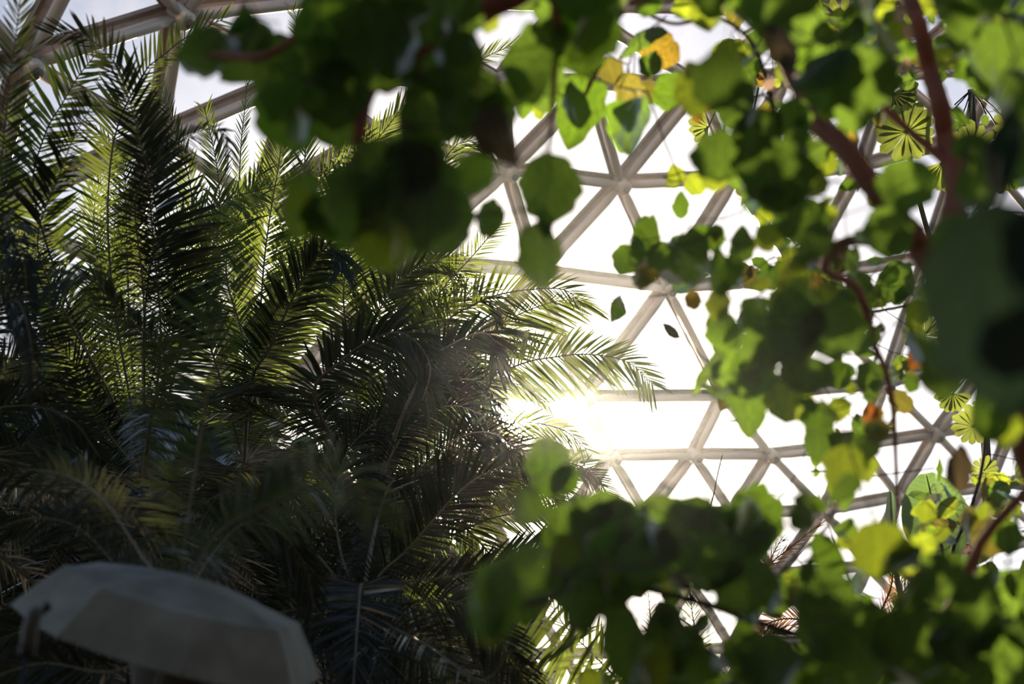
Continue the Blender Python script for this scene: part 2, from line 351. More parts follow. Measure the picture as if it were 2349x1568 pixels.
# ------------------------------------------------------------------ palms
rnd = random.Random(7)
def frond_mesh(path, LL, LR, n_px=None, seed=0, tip=0.50, droop=0.14, vee=0.12, a0=68, a1=24, bare=0.08, rad=0.013, wid=0.032, spacing=0.022, N=None, messy=1.0, shape=1.0):
    """leaflets and rachis of one feather frond; LL and LR are leaflet lengths in metres"""
    r = random.Random(seed)
    pts, Ltot = spline(path, 40)
    ra = MB(); ra.quadstrip_tube(pts, [rad * (1 - .85 * i / 39) + .0012 for i in range(40)], 6)
    lf = MB()
    cnt = max(12, int(Ltot * (1 - bare) / spacing))
    # one side vector per path sample
    for sgn, Lm in ((1, LL), (-1, LR)):
        if Lm <= 0: continue
        bend = r.uniform(-.25, .25)
        for i in range(cnt):
            u = bare + (1 - bare) * (i + r.uniform(-.35, .35)) / (cnt - 1)
            u = min(max(u, 0), .995)
            if r.random() < .025 * messy: continue
            k = u * 39; j = min(int(k), 38); p = pts[j].lerp(pts[j + 1], k - j)
            T = (pts[min(j + 2, 39)] - pts[max(j - 1, 0)]).normalized()
            vd = (CAM - p).normalized() if N is None else N
            nn = vd - T * vd.dot(T)
            if nn.length < .05: nn = Vector((0, 0, 1)) - T * T.z
            nn.normalize()
            S = nn.cross(T) * sgn
            uu = (u - bare) / (1 - bare)
            env = (.38 + .62 * math.sin(math.pi * min(max(uu, 0) / .75, 1) * .5)) * (1 if uu < .6 else 1 - (1 - tip) * (max(uu - .6, 0) / .4) ** 1.5)
            L = Lm * env * r.uniform(.86, 1.1)
            ang = math.radians(a0 + (a1 - a0) * max(uu, 0) ** 1.3 + r.gauss(0, 3.5 * messy) + 5 * math.sin(uu * 9 + bend * 20))
            lift = vee + r.gauss(0, .12 * messy) + bend * .6 * math.sin(uu * 5)
            D = (T * math.cos(ang) + S * math.sin(ang) + nn * lift).normalized()
            W = D.cross(nn); W = W.normalized() if W.length > 1e-4 else T
            tw = r.gauss(0, .5 * messy); W = (W * math.cos(tw) + nn * math.sin(tw)).normalized()
            H = W.cross(D)
            w = min(L * wid * r.uniform(.85, 1.15), .0125) * shape
            dr = droop * r.uniform(.5, 1.5) * L
            b = len(lf.v)
            for q, (s, ww) in enumerate(((0, .45), (.28, 1.0), (.62, .85), (.86, .45))):
                c = p + D * (L * s) + Vector((0, 0, -1)) * (dr * s * s)
                lf.v += [c - W * (w * ww), c + H * (w * ww * .35), c + W * (w * ww)]
            lf.v.append(p + D * L + Vector((0, 0, -1)) * dr)
            for q in range(3):
                o = b + q * 3; lf.f += [(o, o + 1, o + 4, o + 3), (o + 1, o + 2, o + 5, o + 4)]
            o = b + 9; lf.f += [(o, o + 1, o + 3), (o + 1, o + 2, o + 3)]
    return lf, ra
FROND_SEED = [100]
def frond(palm, px, LL, LR, mat='frond', rmat='rachis', **kw):
    """px: (x, y, depth) from base to tip, leaflet lengths in px at mean depth"""
    path = [P(*p) for p in px]; d = sum(p[2] for p in px) / len(px)
    FROND_SEED[0] += 1
    kw.setdefault('spacing', 7.2 * d / F)
    kw.setdefault('rad', 3.6 * d / F)
    lf, ra = frond_mesh(path, LL * d / F, LR * d / F, seed=FROND_SEED[0], **kw)
    o = lf.build('frond', M[mat], palm, smooth=False)
    ra.build('rachis', M[rmat], o, org=parent_world(palm))
    return o
def palm(name, crown, label, group='feather palms in the planting'):
    c = P(*crown)
    root = tag(empty(name, (c.x, c.y, 0)), label, 'palm', group)
    mb = MB(); k = 26; pts = []; rr = []
    for i in range(k):
        z = c.z * i / (k - 1) * .985
        pts.append(Vector((c.x + .12 * math.sin(z * .8), c.y, z - .1))); rr.append(.15 - .03 * i / k + (.014 if i % 2 else 0))
    off = c - pts[-1]
    for i in range(k): pts[i] += Vector((off.x, off.y, 0)) * (i / (k - 1))
    mb.quadstrip_tube(pts, rr, 12)
    mb.build('trunk', M['palm_trunk'], root)
    return root, c
def ytop(x):
    xs = [(-400, 350), (0, 360), (120, 420), (250, 480), (400, 560), (600, 640), (800, 700), (1000, 800), (1130, 900), (1170, 1060), (1230, 1240), (1330, 1330), (1400, 1500), (1420, 3000)]
    if x <= xs[0][0]: return xs[0][1]
    for (a, b), (c, d) in zip(xs, xs[1:]):
        if x <= c: return b + (d - b) * (x - a) / (c - a)
    return 9999
HOLES = [(190, 480, 50, 35), (1190, 962, 75, 80), (170, 470, 40, 30)]
def hide_ok(w, m=60):
    x, y, z = proj(w)
    if y < ytop(x) + m * .7: return False
    if abs(x - 1190) < 110 and abs(y - 965) < 110: return False
    return True
def filler_fronds(root, c, n, Lr, seed, mat='frond_dark', elev=(-15, 80), LW=.34):
    r = random.Random(seed); made = 0; tries = 0
    while made < n and tries < n * 40:
        tries += 1
        az = r.uniform(0, 2 * math.pi); el = math.radians(r.uniform(*elev)); L = r.uniform(*Lr)
        pts = []; p = Vector(c); e = el; st = L / 7
        for i in range(8):
            pts.append(p.copy()); d = Vector((math.cos(az) * math.cos(e), math.sin(az) * math.cos(e), math.sin(e)))
            p = p + d * st; e -= r.uniform(.12, .26)
        if not all(hide_ok(q) for q in pts): continue
        zc = proj(c)[2]
        if any(proj(q)[2] < zc + .15 and proj(q)[1] < 1330 for q in pts[2:]): continue
        FROND_SEED[0] += 1
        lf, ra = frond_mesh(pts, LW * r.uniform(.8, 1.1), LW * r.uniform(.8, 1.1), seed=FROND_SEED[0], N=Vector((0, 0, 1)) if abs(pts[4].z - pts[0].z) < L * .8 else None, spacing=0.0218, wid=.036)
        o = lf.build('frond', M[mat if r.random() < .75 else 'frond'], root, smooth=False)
        ra.build('rachis', M['rachis'], o, org=parent_world(root)); made += 1

# palm at the far left edge
pa, ca = palm('feather_palm', (-260, 1150, 6.0), 'feather palm at the left edge, upright grey-green frond cropped by the frame')
frond(pa, [(-260,1150,6.0), (-90,800,5.9), (-10,450,5.8), (22,180,5.6), (36,86,5.5), (55,-70,5.4)], 85, 105, mat='frond_mid', a0=50, a1=34, shape=1.3, spacing=.02, droop=.02)
frond(pa, [(-260,1150,6.0), (-140,760,5.6), (-40,560,5.4), (30,520,5.3), (60,640,5.2), (50,760,5.2)], 110, 110, mat='frond_dark', droop=0.48)
frond(pa, [(-260,1150,6.0), (-120,860,5.4), (-10,720,5.2), (40,690,5.1), (70,780,5.0), (78,880,5.0)], 90, 90, mat='frond_dark', droop=0.48)
frond(pa, [(-260,1150,6.0), (-120,980,6.0), (40,930,6.0), (160,960,6.0), (230,1050,6.0)], 110, 110, mat='frond_dark', droop=0.30)
frond(pa, [(-260,1150,6.0), (-160,700,6.4), (-100,350,6.6), (-50,120,6.8), (-30,-20,7.0)], 100, 110, mat='frond')
for q, w in (([(-150,900,7),(-40,740,7.2),(40,640,7.3),(110,600,7.4)], 120), ([(-160,1000,7),(-20,880,7.3),(60,800,7.5),(150,740,7.6)], 120), ([(-180,1040,6.8),(-60,980,7),(60,900,7.1),(170,880,7.2)], 120), ([(-200,850,7),(-100,650,7.2),(-20,480,7.4),(20,380,7.5)], 120), ([(-150,1080,6.8),(0,1040,7),(120,1000,7.1),(240,1010,7.2)], 110)):
    frond(pa, [(-260,1150,6.0)] + q, w, w, mat='frond_dark', a0=62)
filler_fronds(pa, ca, 9, (1.3, 2.1), 11)

# tall palm upper left
pb, cb = palm('feather_palm', (330, 1090, 7.6), 'tall feather palm upper left with sunlit lime fronds against the tube frame')
frond(pb, [(330,1090,7.6), (180,760,7.4), (80,460,7.2), (100,317,7.1), (145,234,7.0), (179,176,7.0), (225,118,6.9)], 150, 120, a0=80, a1=38, shape=1.35, spacing=.023, droop=.05)
frond(pb, [(330,1090,7.6), (255,640,7.5), (258,340,7.4), (327,172,7.3), (379,124,7.3), (430,83,7.2), (512,44,7.2)], 112, 80, a0=78, a1=32, spacing=.022, shape=1.2, droop=.03)
frond(pb, [(330,1090,7.6), (368,800,7.2), (352,560,6.8), (337,396,6.5), (317,310,6.4), (300,240,6.4), (262,145,6.3), (220,100,6.3), (183,76,6.2), (117,80,6.2)], 85, 105, mat='frond_dark', a0=62, a1=32, shape=1.25, droop=.02, spacing=.017)
frond(pb, [(330,1090,7.6), (411,802,7.4), (382,623,7.1), (365,520,7.0), (352,440,7.0), (335,350,7.0), (322,270,7.0)], 60, 165, mat='frond_dark', a0=86, a1=50, spacing=0.0150, shape=1.1)
frond(pb, [(330,1090,7.6), (250,900,7.0), (150,720,6.7), (86,560,6.4), (138,396,6.2), (172,310,6.1), (213,238,6.0)], 125, 70, mat='frond_dark', a0=72, a1=40, shape=1.1)
frond(pb, [(330,1090,7.6), (330,700,6.9), (310,480,6.6), (337,400,6.4), (379,355,6.3), (430,312,6.2), (482,296,6.1), (517,312,6.0), (525,362,6.0)], 85, 75, mat='frond_dark', droop=0.33)
frond(pb, [(330,1090,7.6), (300,800,8.4), (290,500,8.6), (285,400,8.6), (262,350,8.6), (225,305,8.5)], 90, 90)
frond(pb, [(330,1090,7.6), (330,760,8.2), (360,560,8.2), (448,489,8.0), (537,451,7.9), (603,434,7.8), (654,420,7.7), (705,404,7.7)], 80, 95, a0=65)
frond(pb, [(330,1090,7.6), (350,940,6.2), (379,820,5.9), (275,713,5.7), (224,651,5.6), (179,627,5.5), (138,644,5.4), (115,690,5.4)], 95, 120, mat='frond_mid', droop=0.45, messy=.55, rad=.016, shape=1.15, spacing=.014)
frond(pb, [(330,1090,7.6), (260,1010,7.2), (207,920,7.0), (186,864,7.0), (145,806,7.0), (90,770,7.0)], 105, 90, mat='frond_dark', a0=80)
frond(pb, [(330,1090,7.6), (230,900,8.6), (120,700,8.8), (40,560,9.0), (-20,420,9.0)], 110, 110)
frond(pb, [(330,1090,7.6), (300,880,9.0), (240,650,9.2), (215,520,9.2), (230,420,9.2), (290,350,9.2)], 90, 90)
frond(pb, [(330,1090,7.6), (300,960,7.8), (250,760,7.9), (240,650,7.9), (290,530,7.9), (300,520,7.9)], 90, 90, mat='frond')
frond(pb, [(330,1090,7.6), (340,900,8.2), (410,700,8.3), (470,600,8.3), (500,520,8.3), (500,400,8.3), (470,250,8.3)], 80, 90, a0=55)
frond(pb, [(330,1090,7.6), (380,860,8.6), (420,600,8.8), (440,450,8.8), (400,300,8.8), (370,200,8.8)], 80, 80, a0=60)
filler_fronds(pb, cb, 12, (1.4, 2.2), 12)

# palm in the middle distance
pc, cc = palm('feather_palm', (560, 1060, 9.6), 'middle feather palm whose tall pale fronds rise behind the dark front ones')
frond(pc, [(560,1060,9.6), (540,760,9.8), (536,560,9.9), (548,420,9.9), (553,330,9.9), (560,262,9.9), (568,190,9.9)], 48, 48, a0=45, a1=20)
frond(pc, [(560,1060,9.6), (590,800,9.8), (606,600,9.8), (622,480,9.8), (636,400,9.8), (642,360,9.8), (648,300,9.8)], 125, 125, a0=72)
frond(pc, [(560,1060,9.6), (560,800,9.4), (520,640,9.4), (530,540,9.4), (560,470,9.4), (600,390,9.4)], 110, 110, a0=65)
frond(pc, [(560,1060,9.6), (575,880,8.8), (620,796,8.6), (671,685,8.5), (716,606,8.4), (756,560,8.3), (775,578,8.3), (782,620,8.2)], 135, 115, mat='frond_mid', a0=60, droop=0.24, spacing=0.0163, messy=.55, rad=.016, shape=1.15)
frond(pc, [(560,1060,9.6), (640,760,10), (720,560,10), (790,430,10), (850,340,10), (905,270,10), (935,225,10)], 110, 110, a0=70)
frond(pc, [(560,1060,9.6), (650,800,10.4), (760,600,10.4), (820,480,10.4), (870,430,10.4), (935,400,10.4), (980,430,10.4)], 110, 110, a0=70)
frond(pc, [(560,1060,9.6), (640,720,10.2), (680,560,10.2), (720,440,10.2), (780,370,10.2), (850,345,10.2), (930,380,10.2)], 100, 90, a0=62)
frond(pc, [(560,1060,9.6), (600,850,9.2), (700,700,9.2), (790,640,9.2), (870,640,9.2), (940,690,9.2)], 120, 110, mat='frond')
frond(pc, [(560,1060,9.6), (500,850,9.0), (455,700,9.0), (470,600,9.0), (520,520,9.0)], 120, 120)
frond(pc, [(560,1060,9.6), (640,700,10.4), (690,500,10.4), (700,350,10.4), (705,200,10.4), (690,80,10.4), (672,20,10.4)], 70, 70, a0=50)
filler_fronds(pc, cc, 12, (1.5, 2.4), 13)

# palm in front of the sun
pd_, cd_ = palm('feather_palm', (860, 1150, 8.3), 'feather palm in front of the sun, arching fronds reaching toward the open glazing')
frond(pd_, [(860,1150,8.3), (940,860,8.4), (985,720,8.5), (1021,654,8.5), (1073,599,8.5), (1120,545,8.5), (1152,512,8.5)], 75, 80, a0=72, a1=35)
frond(pd_, [(860,1150,8.3), (940,880,8.2), (1010,750,8.1), (1100,692,8.0), (1159,672,8.0), (1228,663,8.0), (1297,665,8.0), (1343,705,8.0)], 105, 85, a0=70, a1=30, spacing=0.0177)
frond(pd_, [(860,1150,8.3), (960,980,8.3), (1080,885,8.3), (1200,833,8.3), (1262,820,8.3), (1331,812,8.3), (1400,818,8.3), (1452,837,8.3), (1500,885,8.3)], 100, 125, a0=76, a1=30, spacing=0.0190, shape=1.15)
frond(pd_, [(860,1150,8.3), (980,930,9.2), (1090,800,9.2), (1150,745,9.2), (1210,712,9.2), (1280,690,9.2), (1345,690,9.2)], 60, 150, a0=70)
frond(pd_, [(860,1150,8.3), (760,1000,7.6), (720,895,7.4), (780,830,7.3), (832,790,7.2), (883,766,7.2), (928,765,7.1), (969,800,7.1), (988,850,7.1), (968,920,7.1)], 140, 110, mat='frond_mid', droop=0.27, spacing=0.0150, messy=.55, rad=.016, shape=1.15)
frond(pd_, [(860,1150,8.3), (920,960,7.9), (987,830,7.8), (1038,789,7.7), (1090,765,7.7), (1124,768,7.7), (1138,805,7.7), (1140,850,7.7)], 110, 110, mat='frond_mid', droop=0.27, messy=.55, rad=.016, shape=1.15, spacing=.014)
frond(pd_, [(860,1150,8.3), (900,800,8.8), (920,660,8.8), (930,560,8.9), (960,500,8.9), (1010,450,8.9)], 110, 110)
frond(pd_, [(860,1150,8.3), (800,800,8.6), (790,640,8.7), (830,540,8.8), (900,480,8.8)], 120, 120)
frond(pd_, [(860,1150,8.3), (960,900,9.6), (1000,650,9.7), (1000,450,9.8), (1030,350,9.8), (1080,322,9.8), (1130,350,9.8)], 95, 105, a0=62)
frond(pd_, [(860,1150,8.3), (960,850,10.2), (990,500,10.6), (1000,260,10.6), (1060,165,10.6), (1124,127,10.6), (1152,110,10.6), (1206,104,10.6)], 88, 62, a0=70)
frond(pd_, [(860,1150,8.3), (1000,1020,8.8), (1120,985,8.8), (1200,968,8.8), (1290,985,8.8), (1345,1030,8.8)], 75, 80, a0=60)
frond(pd_, [(860,1150,8.3), (980,960,9.0), (1080,900,9.0), (1140,880,9.0), (1200,885,9.0), (1260,930,9.0)], 60, 90)
frond(pd_, [(860,1150,8.3), (980,1100,8.6), (1100,1060,8.6), (1200,1075,8.6), (1300,1065,8.6), (1370,1110,8.6)], 60, 80, a0=50)
frond(pd_, [(860,1150,8.3), (990,1140,8.8), (1150,1120,8.8), (1270,1110,8.8), (1340,1080,8.8), (1395,1130,8.8)], 80, 70, mat='frond')
frond(pd_, [(860,1150,8.3), (860,980,8.4), (900,900,8.4), (980,850,8.4), (1060,850,8.4), (1110,900,8.3), (1120,960,8.3)], 120, 120, mat='frond_dark', droop=0.30)
frond(pd_, [(860,1150,8.3), (900,1040,8.0), (960,960,8.0), (1040,930,8.0), (1110,960,8.0), (1130,1030,8.0)], 120, 110, mat='frond_dark', droop=0.30)
frond(pd_, [(860,1150,8.3), (900,960,8.6), (960,800,8.7), (1040,700,8.8), (1100,680,8.8), (1150,720,8.8)], 110, 110, mat='frond_dark')
frond(pd_, [(860,1150,8.3), (850,900,8.5), (860,740,8.5), (920,640,8.6), (1000,600,8.6), (1060,630,8.6)], 120, 120, mat='frond')
for q in [[(1000,1180,8.4),(1120,1120,8.4),(1230,1080,8.4),(1310,1062,8.4),(1375,1095,8.4)],[(1000,1060,8.2),(1100,1012,8.2),(1170,1020,8.2),(1240,1065,8.2),(1300,1125,8.2)],[(960,1080,8),(1040,1010,7.9),(1110,990,7.9),(1160,1010,7.9),(1190,1060,7.9)],
          [(900,1000,8.2),(980,900,8.2),(1050,870,8.2),(1110,880,8.2),(1150,930,8.2)],[(960,960,9.4),(1050,820,9.6),(1110,770,9.7),(1180,760,9.8),(1240,790,9.9)],[(990,1110,8.9),(1100,1090,9),(1190,1100,9),(1270,1150,9),(1320,1210,9)],
          [(1000,1230,8.7),(1120,1190,8.8),(1200,1175,8.8),(1260,1180,8.8),(1330,1200,8.8)]]:
    frond(pd_, [(860,1150,8.3)] + q, 85, 85, mat='frond_dark' if q[0][2] < 8.3 else 'frond', a0=60, a1=28)
frond(pd_, [(860,1150,8.3), (1000,1200,8.7), (1150,1150,8.8), (1250,1100,8.8), (1340,1085,8.8), (1380,1140,8.8)], 50, 50, mat='frond_dry', rmat='rachis_dry', a0=50)
filler_fronds(pd_, cd_, 18, (1.2, 2.0), 14)

# palm in the near left, broad dark fronds in front of the rest
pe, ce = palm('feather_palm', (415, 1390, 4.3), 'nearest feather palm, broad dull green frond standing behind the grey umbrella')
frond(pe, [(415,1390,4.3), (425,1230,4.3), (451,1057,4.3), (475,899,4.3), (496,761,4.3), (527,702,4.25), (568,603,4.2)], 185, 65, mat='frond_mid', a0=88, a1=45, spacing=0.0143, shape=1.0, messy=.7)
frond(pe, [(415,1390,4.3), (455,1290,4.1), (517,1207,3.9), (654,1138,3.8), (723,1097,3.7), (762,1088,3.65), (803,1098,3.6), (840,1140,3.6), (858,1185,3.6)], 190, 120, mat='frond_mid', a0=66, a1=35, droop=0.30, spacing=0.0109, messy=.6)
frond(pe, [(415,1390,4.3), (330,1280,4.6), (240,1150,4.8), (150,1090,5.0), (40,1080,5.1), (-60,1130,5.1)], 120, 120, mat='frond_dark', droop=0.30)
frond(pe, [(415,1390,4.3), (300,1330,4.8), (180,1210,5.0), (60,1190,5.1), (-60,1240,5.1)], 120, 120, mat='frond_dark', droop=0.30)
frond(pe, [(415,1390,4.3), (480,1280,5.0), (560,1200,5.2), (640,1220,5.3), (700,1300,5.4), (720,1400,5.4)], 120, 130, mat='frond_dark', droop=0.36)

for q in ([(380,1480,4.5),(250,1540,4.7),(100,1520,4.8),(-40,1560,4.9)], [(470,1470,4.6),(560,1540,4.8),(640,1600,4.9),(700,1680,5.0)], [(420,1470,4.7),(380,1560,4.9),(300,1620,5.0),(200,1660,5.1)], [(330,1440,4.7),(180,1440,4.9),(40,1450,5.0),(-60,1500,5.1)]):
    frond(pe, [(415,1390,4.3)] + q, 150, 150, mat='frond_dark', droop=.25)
# palm lower centre
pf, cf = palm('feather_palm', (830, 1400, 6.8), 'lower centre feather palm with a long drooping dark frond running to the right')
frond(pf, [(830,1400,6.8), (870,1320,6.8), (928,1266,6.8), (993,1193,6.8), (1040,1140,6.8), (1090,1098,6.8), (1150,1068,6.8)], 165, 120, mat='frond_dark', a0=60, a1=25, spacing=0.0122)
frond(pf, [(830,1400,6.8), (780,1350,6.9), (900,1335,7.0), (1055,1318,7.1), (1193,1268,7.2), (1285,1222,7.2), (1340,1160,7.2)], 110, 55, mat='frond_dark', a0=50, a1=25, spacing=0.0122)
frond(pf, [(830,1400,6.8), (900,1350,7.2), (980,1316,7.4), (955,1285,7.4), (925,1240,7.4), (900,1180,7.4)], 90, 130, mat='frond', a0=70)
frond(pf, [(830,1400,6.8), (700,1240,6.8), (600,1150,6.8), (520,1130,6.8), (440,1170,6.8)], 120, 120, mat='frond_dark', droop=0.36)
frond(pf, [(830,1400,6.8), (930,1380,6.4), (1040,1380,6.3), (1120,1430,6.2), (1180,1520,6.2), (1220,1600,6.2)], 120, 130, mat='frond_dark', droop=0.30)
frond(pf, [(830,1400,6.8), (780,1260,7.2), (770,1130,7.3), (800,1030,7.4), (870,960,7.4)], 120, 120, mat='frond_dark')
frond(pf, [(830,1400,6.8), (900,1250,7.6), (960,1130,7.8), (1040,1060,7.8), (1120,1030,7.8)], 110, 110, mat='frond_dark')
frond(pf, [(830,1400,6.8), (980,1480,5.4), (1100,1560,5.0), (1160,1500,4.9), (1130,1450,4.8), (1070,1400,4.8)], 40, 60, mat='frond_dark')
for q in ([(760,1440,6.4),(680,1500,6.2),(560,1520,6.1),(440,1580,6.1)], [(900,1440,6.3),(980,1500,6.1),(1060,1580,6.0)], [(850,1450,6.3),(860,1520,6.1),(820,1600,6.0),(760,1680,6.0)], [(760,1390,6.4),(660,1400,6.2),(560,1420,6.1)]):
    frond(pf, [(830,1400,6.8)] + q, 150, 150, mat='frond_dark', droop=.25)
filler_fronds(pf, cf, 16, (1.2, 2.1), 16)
# more palms behind, deep in shade
pg, cg = palm('feather_palm', (150, 1420, 8.8), 'shaded feather palm deep behind the umbrella at lower left')
filler_fronds(pg, cg, 24, (1.6, 2.8), 17)
ph, chh = palm('feather_palm', (640, 1480, 9.5), 'shaded feather palm deep behind the lower middle of the thicket')
filler_fronds(ph, chh, 26, (1.6, 3.0), 18)
pi_, ci_ = palm('feather_palm', (1040, 1560, 9.0), 'low shaded feather palm right of the long drooping frond')
filler_fronds(pi_, ci_, 20, (1.3, 2.4), 19)
# palm at the lower right, half dry, seen through the leaves
pj, cj = palm('feather_palm', (1560, 1760, 6.5), 'half dry feather palm low at centre right, seen striped through the leaves')
frond(pj, [(1560,1760,6.5), (1380,1640,6.4), (1240,1568,6.4), (1190,1518,6.3), (1130,1446,6.3), (1100,1380,6.3)], 60, 240, a0=100, a1=60, spacing=0.0258, shape=1.1)
frond(pj, [(1560,1760,6.5), (1500,1600,6.6), (1490,1510,6.7), (1492,1440,6.7), (1487,1360,6.7)], 50, 50, mat='frond_dry', rmat='rachis_dry', a0=80, spacing=0.0204)
frond(pj, [(1560,1760,6.5), (1600,1620,6.8), (1600,1500,6.9), (1590,1420,6.9), (1580,1350,6.9)], 70, 60, mat='frond', a0=85, spacing=0.0204)
frond(pj, [(1560,1760,6.5), (1450,1600,7.0), (1380,1520,7.2), (1300,1440,7.2), (1260,1380,7.2)], 90, 120, a0=80, spacing=0.0272)
frond(pj, [(1560,1760,6.5), (1650,1600,7.0), (1700,1500,7.0), (1790,1440,7.0), (1850,1430,7.0)], 70, 60, mat='frond_dry', rmat='rachis_dry', spacing=0.0238)
pk, ck = palm('feather_palm', (1990, 1620, 8.6), 'dry brown feather palm low at the right under the vine leaves')
DRY = dict(mat='frond_dry', rmat='rachis_dry')
frond(pk, [(1990,1620,8.6), (1720,1420,8.6), (1755,1310,8.6), (1820,1250,8.6), (1893,1193,8.6)], 35, 45, a0=35, a1=15, **DRY)
frond(pk, [(1990,1620,8.6), (1700,1400,8.6), (1625,1240,8.6), (1640,1120,8.6), (1656,1045,8.6)], 22, 22, a0=15, a1=8, **DRY)
frond(pk, [(1990,1620,8.6), (1720,1420,8.8), (1745,1330,8.8), (1790,1240,8.8), (1800,1240,8.8)], 40, 40, a0=40, **DRY)
frond(pk, [(1990,1620,8.6), (2040,1420,8.4), (2110,1310,8.3), (2170,1270,8.2), (2240,1240,8.2)], 60, 60, a0=40, **DRY)
frond(pk, [(1990,1620,8.6), (2060,1440,8.4), (2150,1350,8.3), (2220,1320,8.2), (2290,1330,8.2)], 60, 60, a0=55, **DRY)
frond(pk, [(1990,1620,8.6), (2010,1440,8.6), (2045,1340,8.6), (2050,1240,8.6), (2052,1180,8.6)], 40, 40, a0=30, **DRY)
frond(pk, [(1990,1620,8.6), (2030,1480,8.8), (2070,1400,8.8), (2060,1320,8.8), (2020,1280,8.8)], 60, 60, a0=60)
frond(pk, [(1990,1620,8.6), (1900,1460,9.0), (1830,1420,9.0), (1760,1430,9.0), (1700,1480,9.0)], 60, 60, a0=60, **DRY)

# ------------------------------------------------------------------ broad leaves
def leaf_mesh(name, kind, seed):
    """unit leaf: base at origin, tip at +Y 1, full width 1, normal +Z"""
    r = random.Random(seed); mb = MB(); nu, nv = 8, 14
    ph1, ph2 = r.uniform(0, 6), r.uniform(0, 6)
    for j in range(nv + 1):
        t = j / nv
        if kind == 'round': w = (math.sin(math.pi * t ** .82) ** .55) * (1 if t < .8 else 1 - .55 * ((t - .8) / .2) ** 1.2)
        elif kind == 'heart': w = (math.sin(math.pi * t ** .62) ** .60) * (1 - .25 * t)
        elif kind == 'long': w = math.sin(math.pi * t ** .8) ** .8 * .62
        else: w = math.sin(math.pi * t ** 1.25) ** .6
        w = max(w, .012) * .5
        notch = -.10 if kind in ('heart', 'round') else 0
        for i in range(nu + 1):
            s = 2 * i / nu - 1
            wob = 1 + .075 * math.sin(t * 15 + ph1 + (2 if s > 0 else 0)) + .04 * math.sin(t * 29 + ph2) + (.08 if s > 0 else -.08) * math.sin(ph2)
            x = s * w * wob
            y = t + notch * abs(s) ** 1.5 * (1 - t) ** 3
            z = -.22 * abs(x) ** 1.2 + .05 * math.sin(6 * t + ph1) * abs(s) - .10 * (t - .4) ** 2 * (1 + r.uniform(-.1, .1)) + .02 * math.sin(9 * s + 5 * t + ph2)
            mb.v.append(Vector((x, y, z))); mb.uv.append((s * w * 2, t))
    for j in range(nv):
        for i in range(nu):
            a = j * (nu + 1) + i; mb.f.append((a, a + 1, a + nu + 2, a + nu + 1))
    # petiole
    b0 = len(mb.v)
    mb.quadstrip_tube([Vector((0, 0, 0)), Vector((0, -.14, .02)), Vector((0, -.30, .06))], [.012, .011, .013], 4)
    mb.uv += [(0, 0)] * (len(mb.v) - b0)
    return mb
LEAF = {}
for kd in ('round', 'heart', 'long', 'oval'):
    LEAF[kd] = [leaf_mesh(kd, kd, s) for s in range(4)]
MESH = {}
def leaf_data(kd, var, mat):
    key = (kd, var, mat)
    if key not in MESH:
        mb = LEAF[kd][var]; me = bpy.data.meshes.new('leaf')
        me.from_pydata([tuple(v) for v in mb.v], [], mb.f)
        ul = me.uv_layers.new(name='UVMap'); li = [0] * len(me.loops); me.loops.foreach_get('vertex_index', li)
        buf = []
        for i in li: buf.extend(mb.uv[i])
        ul.data.foreach_set('uv', buf)
        me.materials.append(M[mat]); me.polygons.foreach_set('use_smooth', [True] * len(me.polygons)); me.update()
        MESH[key] = me
    return MESH[key]
def leaf_matrix(x, y, w, h, ang, d, r, tilt=22, nrm=None):
    """leaf centred on pixel (x, y), w by h pixels, tip toward image angle ang (0 down, 90 right)"""
    c = P(x, y, d); a = math.radians(ang)
    Y = (RIGHT * math.sin(a) - UP * math.cos(a)).normalized()
    Z = (CAM - c).normalized() * (1 if r.random() < .5 else -1)
    if nrm is not None: Z = nrm
    Z = (Z - Y * Z.dot(Y)).normalized(); X = Y.cross(Z)
    m = Matrix((X, Y, Z)).transposed()
    m = m @ Matrix.Rotation(math.radians(r.gauss(0, tilt)), 3, 'Y') @ Matrix.Rotation(math.radians(r.gauss(0, tilt)), 3, 'X')
    sx, sy = w * d / F, h * d / F
    base = c - (m @ Vector((0, 1, 0))) * (sy * .5)
    m4 = m.to_4x4() @ Matrix.Diagonal((sx, sy, (sx + sy) / 2, 1)); m4.translation = base
    return m4

